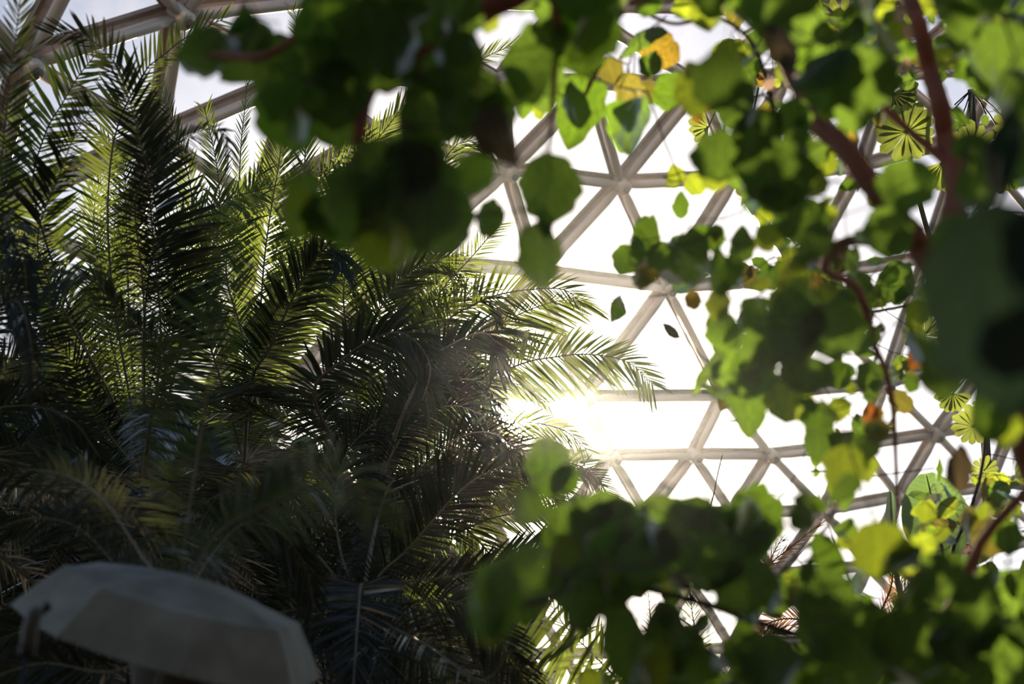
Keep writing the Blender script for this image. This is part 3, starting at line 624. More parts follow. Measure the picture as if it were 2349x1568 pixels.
class Tree:
    """one broad-leaved plant: a branch mesh that links every leaf, leaves as parts, the rest of the crown as one part"""
    def __init__(s, name, base, label, cat='tree', group=None):
        s.root = tag(empty(name, base), label, cat, group); s.org = Vector(base)
        s.leaves = []; s.nodes = []; s.seed = random.Random(len(label))
    def branch(s, px, r0, r1, mat='bark', name='branch'):
        pts, L = spline([P(*p) if not isinstance(p, Vector) else p for p in px], max(12, len(px) * 7))
        n = len(pts); mb = MB(); rr = random.Random(len(s.nodes) + 3)
        mb.quadstrip_tube(pts, [(r0 + (r1 - r0) * i / (n - 1)) * rr.uniform(.92, 1.1) for i in range(n)], 10)
        mb.build(name, M[mat], s.root); s.nodes += pts
    def leaf(s, x, y, w, h, ang, d, mat='mid', kind=None, tilt=16):
        r = s.seed; kd = kind or r.choice(('round', 'heart', 'round', 'heart', 'oval'))
        s.leaves.append((leaf_matrix(x, y, w * 1.07, h * 1.07, ang, d, r, tilt), kd, r.randrange(4), mat, w * h))
    def finish(s, twig_r=.0022):
        s.leaves.sort(key=lambda l: -l[4])
        for m4, kd, v, mat, _ in s.leaves[:100]:
            o = bpy.data.objects.new('leaf', leaf_data(kd, v, mat)); COL.objects.link(o); o.parent = s.root
            mm = m4.copy(); mm.translation -= s.org; o.matrix_basis = mm
        rest = s.leaves[100:]
        if rest:
            me = bpy.data.meshes.new('foliage'); vs = []; fs = []; uvv = []; mi = []; mats = []
            for m4, kd, v, mat, _ in rest:
                if mat not in mats: mats.append(mat)
                q = mats.index(mat); mb = LEAF[kd][v]; b = len(vs)
                vs += [tuple((m4 @ p) - s.org) for p in mb.v]; fs += [tuple(b + i for i in f) for f in mb.f]
                uvv += mb.uv; mi += [q] * len(mb.f)
            me.from_pydata(vs, [], fs)
            ul = me.uv_layers.new(name='UVMap'); li = [0] * len(me.loops); me.loops.foreach_get('vertex_index', li)
            buf = []
            for i in li: buf.extend(uvv[i])
            ul.data.foreach_set('uv', buf)
            for q in mats: me.materials.append(M[q])
            me.polygons.foreach_set('material_index', mi); me.polygons.foreach_set('use_smooth', [True] * len(fs)); me.update()
            o = bpy.data.objects.new('foliage', me); COL.objects.link(o); o.parent = s.root; tag(o, kind='stuff')
        # twigs: greedy shortest links from the branches to every petiole
        if not s.nodes: return
        ends = [m4 @ Vector((0, -.30, .06)) for m4, *_ in s.leaves]
        known = list(s.nodes)
        best = [min(((e - k).length, i) for i, k in enumerate(known)) for e in ends]
        todo = set(range(len(ends))); mb = MB()
        while todo:
            i = min(todo, key=lambda q: best[q][0]); todo.remove(i)
            a = known[best[i][1]]; b = ends[i]; L = (b - a).length
            if L > .004:
                mid = a.lerp(b, .5) + Vector((0, 0, -1)) * L * .06
                tr = twig_r * (1 + min(L, .5) * 2)
                mb.quadstrip_tube([a, a.lerp(mid, .5) * .5 + a.lerp(b, .25) * .5, mid, b], [tr * 1.3, tr * 1.15, tr, tr * .8], 4, closed=False)
            known.append(b); ki = len(known) - 1
            for j in todo:
                dd = (ends[j] - b).length
                if dd < best[j][0]: best[j] = (dd, ki)
        tag(mb.build('twigs', M['twig'], s.root), kind='stuff')

GAPS = []   # openings of the foliage through which the glazing shows: x, y, rx, ry
G = '''1573 110 20 45;1590 330 40 50;1600 480 50 50;1676 482 22 20;1711 510 26 24;1721 293 20 20;1825 241 14 25;1962 279 28 14;1997 327 25 40;2059 396 45 20;2134 396 25 22;2141 448 28 38;
2203 482 28 48;2158 499 22 38;2313 465 38 48;2203 224 38 20;2289 241 36 30;2121 248 12 30;1755 172 16 22;1652 52 14 8;1687 72 12 18;1928 7 28 8;2141 69 12 14;1904 427 12 20;1945 479 12 26;
1704 525 26 10;1633 546 14 14;1766 585 22 10;1910 558 12 18;2024 630 34 18;2086 640 18 34;2048 720 38 20;2041 795 24 34;2080 312 58 48;2150 388 42 36;2229 334 40 30;2325 296 28 32;1622 292 34 34;2186 910 34 22;2232 978 42 36;2060 222 46 20;2337 785 20 26;2256 1080 22 20;1697 675 28 10;1756 689 38 20;1683 716 14 14;1600 740 38 50;1680 816 32 16;
1773 833 20 16;1783 875 6 13;1959 813 20 12;1883 816 7 11;1959 850 8 12;1910 909 52 10;1959 933 16 20;1787 964 42 22;1842 981 14 16;1890 981 8 8;2134 916 34 42;2086 957 16 12;2203 950 42 18;2220 875 7 24;
2169 950 38 28;2017 961 8 8;2059 992 16 8;2090 1030 55 18;1869 1050 20 6;2265 1036 18 14;1870 1100 34 34;2024 1069 14 48;2031 1114 30 20;1997 1128 34 16;1997 1186 38 20;1928 1183 28 14;1983 1221 18 13;
2134 1049 38 14;2162 1100 28 12;2107 1090 12 18;2313 1073 8 14;2217 1159 22 16;2341 1210 10 28;1587 1221 14 22;1797 1193 22 6;1886 1210 14 12;1804 1269 36 30;1862 1262 22 24;1690 1307 18 15;1742 1303 14 13;
1938 1283 22 16;1859 1341 16 5;1632 1376 26 32;1573 1390 15 22;1663 1424 24 22;1642 1465 18 14;1790 1441 48 32;2021 1362 16 42;2045 1338 13 20;2066 1424 11 22;2307 1290 20 16;1670 1551 20 14;
1338 1469 62 40;1331 1530 62 26;1479 1434 22 42;1434 1365 13 13;1565 1400 16 20;1160 70 75 45;1180 180 20 20;850 270 75 55;800 330 60 40;1070 370 45 45;1008 15 28 18;1118 5 28 16;835 25 30 25;710 45 15 30;640 40 28 40;
980 60 8 8;2020 900 30 22;1640 640 18 12;1830 650 14 9;2250 300 30 14;2190 500 20 40;1300 1500 80 50;1545 320 30 60;1560 240 20 12'''
for g in G.replace('\n', '').split(';'):
    if g.strip(): GAPS.append(tuple(float(v) for v in g.split()))
CORRIDOR = []
for line in (((1850,250),(1876,285),(1930,330),(2010,440),(2060,500),(2110,560),(2165,640)), ((2086,0),(2112,69),(2134,165),(2158,250),(2168,320),(2190,396)), ((2024,241),(2110,320),(2190,390)), ((1893,616),(1962,658),(1993,733),(2007,795),(2031,847),(2048,933),(2055,1057),(2056,1180)), ((1945,554),(1893,616)), ((2350,1130),(2255,1235),(2210,1340)), ((1714,86),(1755,172),(1790,330)), ((1500,30),(1640,75))):
    for (x0, y0), (x1, y1) in zip(line, line[1:]):
        for k in range(6): CORRIDOR.append((x0 + (x1 - x0) * k / 6, y0 + (y1 - y0) * k / 6))
def clear_of_trunk(x, y, rad, d):
    return d > 4.3 or all((x - a) ** 2 + (y - b) ** 2 > (rad + 14) ** 2 for a, b in CORRIDOR)
def free(x, y, rad):
    for gx, gy, rx, ry in GAPS:
        if ((x - gx) / (rx + rad)) ** 2 + ((y - gy) / (ry + rad)) ** 2 < 1: return False
    return True
def inside(x, y, poly):
    c = False; n = len(poly); j = n - 1
    for i in range(n):
        xi, yi = poly[i]; xj, yj = poly[j]
        if (yi > y) != (yj > y) and x < (xj - xi) * (y - yi) / (yj - yi) + xi: c = not c
        j = i
    return c
def fill(tree, poly, cell, sizes, depth, mats, seed, per=1, tilt=30, edge=.42):
    r = random.Random(seed); xs = [p[0] for p in poly]; ys = [p[1] for p in poly]
    y = min(ys)
    while y < max(ys):
        x = min(xs)
        while x < max(xs):
            for _ in range(per):
                px, py = x + r.random() * cell, y + r.random() * cell
                if not inside(px, py, poly): continue
                d = r.uniform(*depth)
                for k in range(3):
                    sz = r.uniform(*sizes) * (1, .72, .5)[k]
                    if free(px, py, sz * edge) and clear_of_trunk(px, py, sz * edge, d):
                        tree.leaf(px, py, sz * r.uniform(.8, 1.0), sz * r.uniform(.95, 1.2), r.gauss(0, 55), d, r.choice(mats), tilt=tilt); break
            x += cell
        y += cell

# --- overhanging branch, top centre
ta = Tree('broadleaf_tree', (1.9, 2.2, 0), 'overhanging round-leaved tree hanging blurred dark green foliage across the top centre')
trunk_a = [Vector((1.9, 2.2, 0)), Vector((1.85, 2.2, 1.5)), P(2900, -700, 3.0), P(2200, -700, 2.95), P(1500, -420, 2.9)]
ta.branch(trunk_a, .09, .05, name='trunk')
ta.branch([(1500,-420,2.9), (1400,-160,2.9), (1250,-60,2.8), (1080,40,2.8), (950,110,2.7), (850,200,2.7), (820,330,2.6)], .05, .012)
ta.branch([(950,110,2.7), (800,60,2.8), (700,80,2.8), (600,130,2.8), (480,125,2.9)], .016, .006)
ta.branch([(950,110,2.7), (960,250,2.7), (930,380,2.6), (900,500,2.6)], .014, .005)
ta.branch([(1250,-60,2.8), (1280,60,3.0), (1270,200,3.1), (1255,420,3.1), (1245,530,3.1)], .010, .003)
ta.branch([(1500,-420,2.9), (1560,-60,3.6), (1430,20,3.8), (1370,160,4.0), (1330,240,4.2)], .02, .005)
TA = [(461,127,125,112,-80,2.9,'dark','round'),(572,85,110,135,10,3.0,'mid','oval'),(560,152,110,90,30,3.0,'dark','round'),(640,132,100,95,0,2.9,'dark','round'),(685,140,110,100,20,2.8,'dark','round'),
(750,70,170,150,0,2.6,'mid','round'),(672,272,190,160,0,2.7,'mid','round'),(640,210,130,115,0,2.8,'dark','heart'),(760,285,130,130,10,2.7,'dark','round'),(725,165,150,130,0,2.6,'dark','round'),
(688,478,105,135,10,2.6,'lime','oval'),(700,440,80,80,0,2.7,'mid','round'),(782,512,120,125,0,2.6,'dark','round'),(850,85,160,160,0,2.5,'mid','round'),(915,38,140,110,0,2.6,'lime','round'),(970,40,150,130,20,2.6,'dark','heart'),
(1048,38,130,110,-20,2.7,'dark','round'),(1118,45,60,62,0,3.2,'lime','round'),(1055,158,130,125,0,2.6,'lime','heart'),(900,115,160,140,0,2.6,'mid','round'),(890,160,150,110,0,2.6,'dark','round'),(1005,258,175,145,20,2.6,'dark','round'),
(1070,250,170,150,-10,2.7,'dark','round'),(1210,150,180,115,85,2.9,'dark','oval'),(1330,95,135,165,5,3.0,'mid','round'),(1290,45,140,120,0,3.0,'dark','round'),(1262,100,32,28,90,3.8,'lime','round'),
(768,225,150,145,0,2.6,'dark','round'),(872,390,150,125,0,2.5,'dark','round'),(935,405,140,140,0,2.5,'dark','round'),(965,335,120,110,0,2.6,'dark','round'),(815,480,140,135,0,2.5,'dark','round'),(965,490,165,140,0,2.5,'dark','round'),
(900,470,170,170,0,2.5,'dark','round'),(1083,403,92,95,-30,2.8,'mid','round'),(1127,498,90,66,80,3.0,'dark','round'),(1150,320,112,130,35,2.6,'brown','heart'),(1140,270,90,100,0,2.7,'mid','round'),(1258,440,138,150,5,2.9,'dark','round'),
(1240,592,98,135,5,3.0,'dark','round'),(1252,520,42,60,180,3.0,'dark','oval'),(883,566,145,125,5,2.5,'lime','round'),(745,500,110,100,0,2.6,'mid','round'),(1006,545,130,92,0,2.6,'dark','round'),(940,530,130,110,0,2.6,'dark','round'),
(1324,265,120,155,-15,4.2,'mid','heart'),(1320,240,62,110,10,4.0,'dark','oval'),(1203,234,58,78,5,4.4,'mid','heart'),(1238,250,30,50,10,4.6,'lime','oval'),(1248,225,52,80,30,4.2,'dark','oval'),(1453,300,112,135,15,4.0,'dark','heart'),(1425,295,70,110,-5,4.3,'mid','heart'),
(1441,213,66,75,0,4.6,'olive','round'),(1490,212,55,45,80,4.8,'olive','round'),(1462,95,82,125,-20,4.6,'dark','heart'),(1520,117,82,85,60,4.8,'amber','round'),(1403,165,62,62,20,4.6,'olive','round'),(1490,150,60,60,60,4.4,'dark','oval'),
(1540,215,85,70,80,4.2,'mid','round'),(1355,140,60,60,0,4.0,'mid','round'),(1260,180,90,70,80,3.4,'dark','oval'),(1390,10,90,70,0,3.4,'dark','round'),(1490,5,70,60,70,4.0,'mid','round'),(1195,0,90,60,0,3.0,'dark','round'),(1262,100,80,90,0,3.0,'dark','round'),
(1555,408,55,44,80,4.6,'lime','heart'),(1563,470,38,62,0,4.4,'mid','oval'),(1596,425,50,50,30,4.6,'lime','round'),(560,60,60,90,0,3.0,'dark','oval'),(590,100,80,90,0,2.9,'dark','round'),(1170,210,90,80,0,3.0,'dark','oval'),(1020,420,80,90,0,2.6,'dark','round')]
for q in TA: ta.leaf(*q[:6], mat=q[6], kind=q[7])
R1 = [(690, -80), (1380, -80), (1370, 90), (1290, 170), (1200, 190), (1130, 200), (1130, 260), (1090, 300), (1000, 370), (1030, 490), (1000, 540), (900, 560), (800, 540), (780, 430), (830, 340), (760, 320), (640, 300), (640, 190), (700, 90)]
fill(ta, R1, 66, (105, 160), (2.5, 3.3), ['dark', 'dark', 'mid', 'mid'], 5, 1, 24, .46)
ta.finish(.0018)

# --- tree with the reddish trunks, right side
tb = Tree('broadleaf_tree', (1.75, 3.3, 0), 'round-leaved tree at the right with reddish brown forking trunks and lime young leaves')
tb.branch([Vector((1.75, 3.3, 0)), Vector((1.7, 3.3, 1.4)), (2600,1500,3.2), (2420,1180,3.1), (2334,960,3.0), (2260,800,3.0), (2165,640,3.1), (2110,560,3.1)], .05, .034, name='trunk')
tb.branch([(2110,560,3.1), (2010,440,3.1), (1930,330,3.2), (1876,285,3.3), (1820,180,3.5), (1760,60,3.6), (1700,-80,3.7)], .028, .014)
tb.branch([(2150,610,3.1), (2190,480,3.3), (2192,396,3.4), (2168,320,3.5), (2158,250,3.5), (2134,165,3.6), (2112,69,3.6), (2086,-10,3.7), (2070,-100,3.8)], .030, .018)
tb.branch([(2190,390,3.4), (2110,320,3.5), (2024,241,3.6), (1960,150,3.7), (1900,90,3.8)], .012, .006)
tb.branch([(1790,330,4.6), (1755,172,4.5), (1714,86,4.4), (1640,40,4.2), (1549,55,4.2), (1480,30,4.1)], .007, .006, 'twig')
tb.branch([(2110,560,3.1), (1945,554,3.3), (1893,616,3.5), (1962,658,3.6), (1993,733,3.7), (2007,795,3.7), (2031,847,3.8), (2048,933,3.8), (2055,1057,3.9), (2058,1180,3.9), (2050,1260,3.9)], .016, .004)
tb.branch([(1893,616,3.5), (1840,560,3.7), (1790,520,3.9), (1760,420,4.0), (1740,330,4.2)], .008, .004)
TB = [(1628,28,92,85,0,3.6,'lime','round'),(1676,136,88,82,0,3.8,'lime','round'),(1625,75,85,105,0,3.4,'mid','round'),(1731,31,34,42,-40,4.4,'lime','oval'),(1770,60,80,75,0,3.4,'mid','round'),(1849,60,90,80,0,3.0,'dark','round'),
(1904,116,75,115,5,3.2,'lime','oval'),(1849,141,60,55,0,3.2,'mid','round'),(2017,32,64,100,-15,4.4,'lime','heart'),(1962,48,64,72,-15,3.8,'mid','round'),(2000,102,62,28,85,4.6,'lime','oval'),(2076,118,54,52,10,4.4,'mid','round'),
(2172,134,84,60,-20,4.0,'lime','round'),(2190,69,60,95,0,3.4,'dark','oval'),(2272,52,78,105,0,3.6,'lime','oval'),(2330,25,70,80,0,3.2,'mid','round'),(2272,180,64,88,0,3.2,'mid','round'),(2300,140,160,150,0,2.6,'dark','round'),(2330,240,130,130,0,2.5,'dark','round'),
(1583,207,130,78,-70,3.2,'lime','round'),(1622,225,50,60,0,3.6,'orange','oval'),(1600,250,60,36,80,3.6,'amber','oval'),(1638,406,64,66,0,3.5,'lime','round'),(1776,364,52,28,80,4.2,'lime','heart'),(1800,345,36,40,0,3.6,'mid','round'),(1897,379,46,46,0,4.2,'lime','round'),
(1766,413,185,170,0,2.8,'dark','round'),(1652,365,130,110,0,3.0,'dark','round'),(1742,310,110,100,0,3.0,'dark','heart'),(1979,189,160,140,0,2.6,'dark','round'),(1890,200,120,120,0,2.7,'dark','round'),(1800,110,120,110,0,2.8,'brown','round'),(2083,430,135,110,0,2.6,'dark','round'),
(2093,500,140,110,0,2.6,'dark','round'),(2312,372,160,110,60,2.3,'dark','round'),(2250,420,120,100,40,2.4,'dark','round'),(1960,265,90,80,0,2.9,'dark','round'),(2230,340,80,70,0,2.4,'dark','round'),(1700,230,100,150,0,3.0,'dark','oval'),(1820,280,80,90,0,3.0,'dark','round'),
(1950,315,30,120,10,5.0,'amber','oval'),(2014,432,36,46,40,4.6,'amber','oval'),(1840,330,60,140,0,3.0,'dark','long'),(1615,545,60,50,0,3.8,'mid','round'),(1572,20,60,50,0,4.0,'lime','round'),(1990,420,70,60,0,3.0,'dark','round'),(1700,560,60,90,0,3.6,'dark','oval'),
(1824,637,76,80,0,3.4,'lime','round'),(1873,651,34,56,0,4.6,'amber','oval'),(1652,623,66,110,0,3.3,'mid','oval'),(1590,592,135,90,80,3.4,'dark','round'),(1560,600,60,60,0,3.8,'mid','round'),(1649,695,58,88,0,3.4,'lime','oval'),(1728,722,74,76,0,3.8,'mid','heart'),(1663,765,84,94,0,3.6,'mid','round'),
(1835,742,180,115,85,2.9,'dark','round'),(1910,765,150,120,0,2.9,'dark','round'),(1979,789,54,60,0,3.6,'mid','round'),(2012,780,64,66,20,3.4,'dark','round'),(1760,800,120,90,0,3.0,'dark','round'),(1611,871,44,86,-30,4.2,'dark','long'),(1659,845,66,86,0,4.0,'dark','round'),(1714,864,125,115,0,3.4,'mid','round'),(1720,880,70,50,60,3.2,'dark','oval'),
(1718,943,98,120,0,3.8,'mid','heart'),(1811,926,108,90,-10,3.4,'lime','round'),(1850,860,120,90,0,3.0,'dark','round'),(1924,864,76,66,0,4.4,'mid','heart'),(1997,882,64,88,0,4.2,'dark','heart'),(2072,882,92,120,0,3.0,'olive','round'),(2100,822,46,56,-30,4.0,'orange','round'),(2165,866,100,100,0,2.8,'dark','round'),
(1997,947,38,48,0,3.8,'orange','oval'),(2015,950,30,40,20,3.8,'amber','oval'),(1924,942,52,62,-20,4.0,'lime','heart'),(1876,1019,76,86,0,3.8,'mid','heart'),(1880,960,80,70,0,3.4,'mid','round'),(1997,1030,80,62,60,3.4,'lime','round'),(2010,992,68,52,20,3.2,'olive','round'),(2270,930,90,170,0,2.6,'mid','oval'),(2306,985,80,100,0,2.6,'lime','round'),
(2060,655,100,86,60,5.4,'dark','round'),(2042,632,48,40,60,4.8,'mid','oval'),(2100,733,52,74,0,4.2,'lime','heart'),(1486,554,110,66,80,4.0,'mid','round'),(1434,600,64,66,-20,4.2,'mid','round'),(1489,620,88,60,60,4.0,'olive','round'),(1520,590,70,60,40,3.9,'dark','round'),(1568,572,70,70,0,3.8,'mid','round'),
(1420,706,108,44,70,5.0,'mid','long'),(1541,761,76,22,-45,5.2,'brown','long'),(1590,690,40,44,0,4.2,'amber','round'),(1545,640,60,50,0,4.0,'olive','round'),(1640,550,50,60,0,3.6,'mid','round'),(1980,560,110,110,0,2.9,'dark','round'),(2040,540,110,110,0,2.8,'dark','round'),(1850,520,120,100,0,3.0,'dark','round'),(1800,690,80,60,30,3.6,'lime','round')]
TB = [q for q in TB if clear_of_trunk(q[0], q[1], min(q[2], q[3]) * .22, q[5])]
for q in TB: tb.leaf(*q[:6], mat=q[6], kind=q[7])
R2 = [(1590, -60), (2420, -60), (2420, 560), (2110, 600), (2060, 600), (1860, 620), (1650, 600), (1600, 600), (1600, 540), (1640, 470), (1600, 380), (1570, 230), (1560, 60)]
fill(tb, R2, 56, (58, 104), (2.9, 5.2), ['dark', 'mid', 'mid', 'lime', 'lime'], 21, 1, 34)
fill(tb, R2, 85, (90, 150), (2.5, 3.4), ['dark', 'dark', 'mid'], 22, 1, 30)
R2b = [(1570, 620), (1700, 590), (2100, 600), (2130, 700), (2100, 850), (2150, 900), (2130, 990), (2010, 1070), (1900, 1000), (1750, 950), (1700, 980), (1650, 900), (1640, 780), (1590, 700)]
fill(tb, R2b, 50, (54, 96), (3.0, 4.8), ['dark', 'mid', 'mid', 'lime', 'dark'], 23, 1, 34)
fill(tb, R2b, 44, (44, 76), (4.4, 5.6), ['mid', 'dark', 'olive', 'mid', 'lime'], 24, 1, 34)
tb.finish(.0016)

# --- dark broadleaf tree deep behind the palms
tk = Tree('broadleaf_tree', (P(420, 1700, 12).x, P(420, 1700, 12).y, 0), 'shaded dark-leaved tree behind the palms, glimpsed between their fronds at lower left')
bk = P(420, 1700, 12)
tk.branch([Vector((bk.x, bk.y, 0)), bk, (430,1400,12), (420,1200,12)], .16, .06, name='trunk')
tk.branch([(430,1400,12), (700,1300,12), (1000,1340,12)], .06, .02)
tk.branch([(430,1400,12), (200,1250,12), (0,1200,12)], .06, .02)
RK_ = [(-80, 830), (90, 850), (300, 930), (560, 960), (700, 1040), (900, 1180), (1100, 1290), (1210, 1340), (1240, 1640), (-80, 1640)]
fill(tk, RK_, 44, (62, 105), (11.0, 13.0), ['shade_tone', 'shade_tone', 'dark'], 51, 2, 36)  # mostly the shade-toned leaf colour, so sunlight does not brighten this crown
tk.finish(.004)

# --- very close dark leaves at the right edge
tc_ = Tree('climbing_vine', (1.05, 1.3, 0), 'climber closest to the camera, huge blurred blue-green leaves at the right edge', 'vine')
tc_.branch([Vector((1.05, 1.3, 0)), Vector((1.0, 1.3, 1.2)), (2700,1200,1.5), (2480,860,1.5), (2330,700,1.5), (2260,560,1.5)], .012, .006, 'twig')
for q in [(2285,720,340,420,0,1.35,'shade_tone','round'),(2310,612,250,190,20,1.6,'shade_tone','round'),(2200,560,130,120,0,1.9,'dark','round'),(2200,640,170,160,-30,1.6,'shade_tone','round'),(2330,870,180,170,0,1.5,'shade_tone','round'),(2215,800,130,170,-20,1.5,'shade_tone','oval'),(2300,340,190,80,85,1.9,'shade_tone','oval')]: tc_.leaf(*q[:6], mat=q[6], kind=q[7], tilt=10)
tc_.finish(.002)

# --- shrub across the lower right
td = Tree('leafy_shrub', (1.1, 3.4, 0), 'blurred leafy shrub filling the lower right corner with dark and lime leaves', 'shrub')
td.branch([Vector((1.1, 3.4, 0)), Vector((1.1, 3.4, 1.4)), (2330,1900,3.2), (2180,1600,3.1), (2140,1480,3.0), (2210,1340,3.0), (2255,1235,3.0), (2360,1120,3.0), (2440,1040,3.0)], .022, .010)
td.branch([(2180,1600,3.1), (1950,1500,3.1), (1720,1420,3.1), (1600,1380,3.1), (1400,1340,3.0), (1230,1380,2.9), (1120,1400,2.8)], .012, .005, 'twig')
td.branch([(1720,1420,3.1), (1800,1300,3.4), (1900,1200,3.8), (1940,1080,4.0)], .008, .003, 'twig')
td.branch([(1600,1380,3.1), (1500,1260,3.1), (1380,1200,3.1), (1270,1100,3.1)], .007, .003, 'twig')
TD = [(1255,1080,105,130,0,3.0,'mid','round'),(1300,1105,80,66,60,3.0,'mid','round'),(1203,1166,88,74,0,2.9,'dark','round'),(1385,1190,115,110,0,3.1,'dark','round'),(1331,1205,80,110,0,3.1,'mid','round'),(1513,1195,115,100,0,3.1,'dark','round'),(1550,1170,70,60,0,3.2,'mid','round'),
(1141,1372,180,120,80,2.0,'mid','round'),(1150,1345,120,70,80,1.9,'dark','round'),(1200,1318,150,100,60,2.1,'dark','round'),(1124,1413,140,80,80,2.0,'lime','oval'),(1296,1269,66,76,0,2.5,'lime','round'),(1417,1243,64,52,60,2.8,'lime','round'),(1400,1313,70,46,80,2.5,'lime','oval'),
(1338,1335,140,110,0,2.6,'dark','round'),(1350,1368,160,90,80,2.5,'dark','round'),(1486,1275,190,150,0,2.6,'dark','round'),(1440,1330,150,90,60,2.6,'dark','round'),(1503,1527,110,80,80,2.4,'lime','round'),(1430,1480,110,170,0,2.6,'dark','round'),(1540,1470,120,150,0,2.6,'dark','round'),
(1871,1038,48,64,0,4.8,'mid','heart'),(1873,1083,38,18,80,5.4,'mid','long'),(1938,1085,98,115,0,3.2,'lime','round'),(1983,1069,56,82,10,3.6,'lime','round'),(1938,1145,54,54,0,4.0,'dark','heart'),(2155,1076,54,22,85,5.2,'mid','oval'),(2203,1073,64,105,0,3.4,'brown','oval'),(1842,1182,66,46,60,3.6,'mid','round'),
(1738,1205,165,120,80,3.0,'mid','round'),(1694,1240,150,130,0,3.0,'mid','round'),(1635,1221,125,100,0,3.0,'dark','round'),(1600,1190,100,90,0,3.0,'dark','round'),(1742,1160,34,38,0,4.2,'mid','round'),(1773,1166,42,40,0,4.0,'dark','round'),(1945,1221,56,50,40,3.6,'dark','heart'),(1893,1272,110,60,-60,3.2,'mid','round'),
(2014,1269,140,120,0,2.6,'lime','round'),(2124,1180,46,46,0,4.6,'lime','round'),(2155,1231,38,44,-20,4.6,'lime','heart'),(2120,1252,54,50,30,4.2,'lime','round'),(2224,1204,46,72,0,4.2,'olive','round'),(2258,1176,42,52,0,4.2,'lime','oval'),(2272,1235,84,80,0,3.8,'olive','round'),(2313,1235,64,74,0,3.6,'mid','round'),
(2324,1173,48,46,0,3.8,'lime','heart'),(2117,1300,46,46,0,4.2,'lime','heart'),(2179,1331,24,28,0,4.6,'lime','round'),(1852,1321,36,40,0,3.8,'lime','round'),(1804,1321,52,24,80,4.0,'lime','round'),(2320,1348,44,40,0,3.6,'lime','round'),(1620,1300,150,130,0,2.7,'dark','round'),(1710,1350,160,120,0,2.7,'dark','round'),
(1900,1400,200,120,80,2.6,'dark','round'),(2100,1480,180,150,0,2.5,'dark','round'),(2250,1420,190,130,80,2.5,'dark','round'),(1960,1520,170,140,0,2.5,'dark','round'),(1760,1530,170,130,0,2.6,'dark','round'),(2290,1530,160,140,0,2.5,'dark','round'),(1590,1530,130,100,0,2.6,'dark','round'),(1930,1120,60,60,0,3.8,'lime','round'),(1900,1530,50,40,0,2.8,'lime','round'),(1985,1545,60,40,0,2.8,'mid','round')]
for q in TD: td.leaf(*q[:6], mat=q[6], kind=q[7])
R3 = [(1300, 1180), (1420, 1170), (1560, 1180), (1700, 1190), (1830, 1170), (1900, 1060), (1960, 1040), (2080, 1280), (2200, 1290), (2420, 1180), (2420, 1640), (1230, 1640), (1420, 1540), (1400, 1440), (1330, 1400), (1180, 1400), (1120, 1380), (1260, 1300)]
fill(td, R3, 52, (62, 110), (2.6, 4.6), ['dark', 'dark', 'mid', 'mid', 'lime'], 31, 1, 34)
fill(td, R3, 70, (85, 130), (2.4, 3.4), ['dark', 'dark', 'dark', 'mid'], 32, 1, 30)
R3b = [(1500, 1340), (2420, 1340), (2420, 1640), (1440, 1640)]
fill(td, R3b, 52, (85, 130), (3.0, 5.4), ['dark', 'dark', 'dark', 'mid'], 33, 1, 34)
td.finish(.0016)

# --- low climber further back at the right edge
te = Tree('climbing_vine', (3.3, 8.6, 0), 'small-leaved climber beside the big oval leaf at the right, pale sunlit leaves', 'vine')
te.branch([Vector((3.3, 8.6, 0)), Vector((3.2, 8.2, 2.0)), (2380,1500,6.8), (2250,1380,6.5), (2180,1290,6.4), (2230,1160,6.3), (2260,1000,6.3), (2230,800,6.3), (2160,700,6.2), (2000,715,6.0), (1900,723,6.0), (1783,685,6.0)], .018, .005, 'twig')
te.branch([(2160,700,6.2), (2210,560,6.2), (2290,420,6.2), (2310,250,6.3), (2200,100,6.3)], .010, .004, 'twig')
R4 = [(2080, 1130), (2240, 1060), (2420, 1040), (2420, 1420), (2120, 1420), (2050, 1300)]
fill(te, R4, 38, (34, 60), (5.6, 6.8), ['lime', 'mid', 'lime', 'olive', 'mid'], 41, 1, 36)
R5 = [(1640, -40), (2400, -40), (2400, 240), (2100, 330), (1900, 480), (1950, 620), (2250, 700), (2200, 900), (1990, 870), (1750, 780), (1640, 640), (1700, 440), (1640, 200)]
fill(te, R5, 44, (34, 62), (5.4, 6.8), ['mid', 'lime', 'mid', 'olive', 'dark'], 42, 1, 38)
te.finish(.0014)

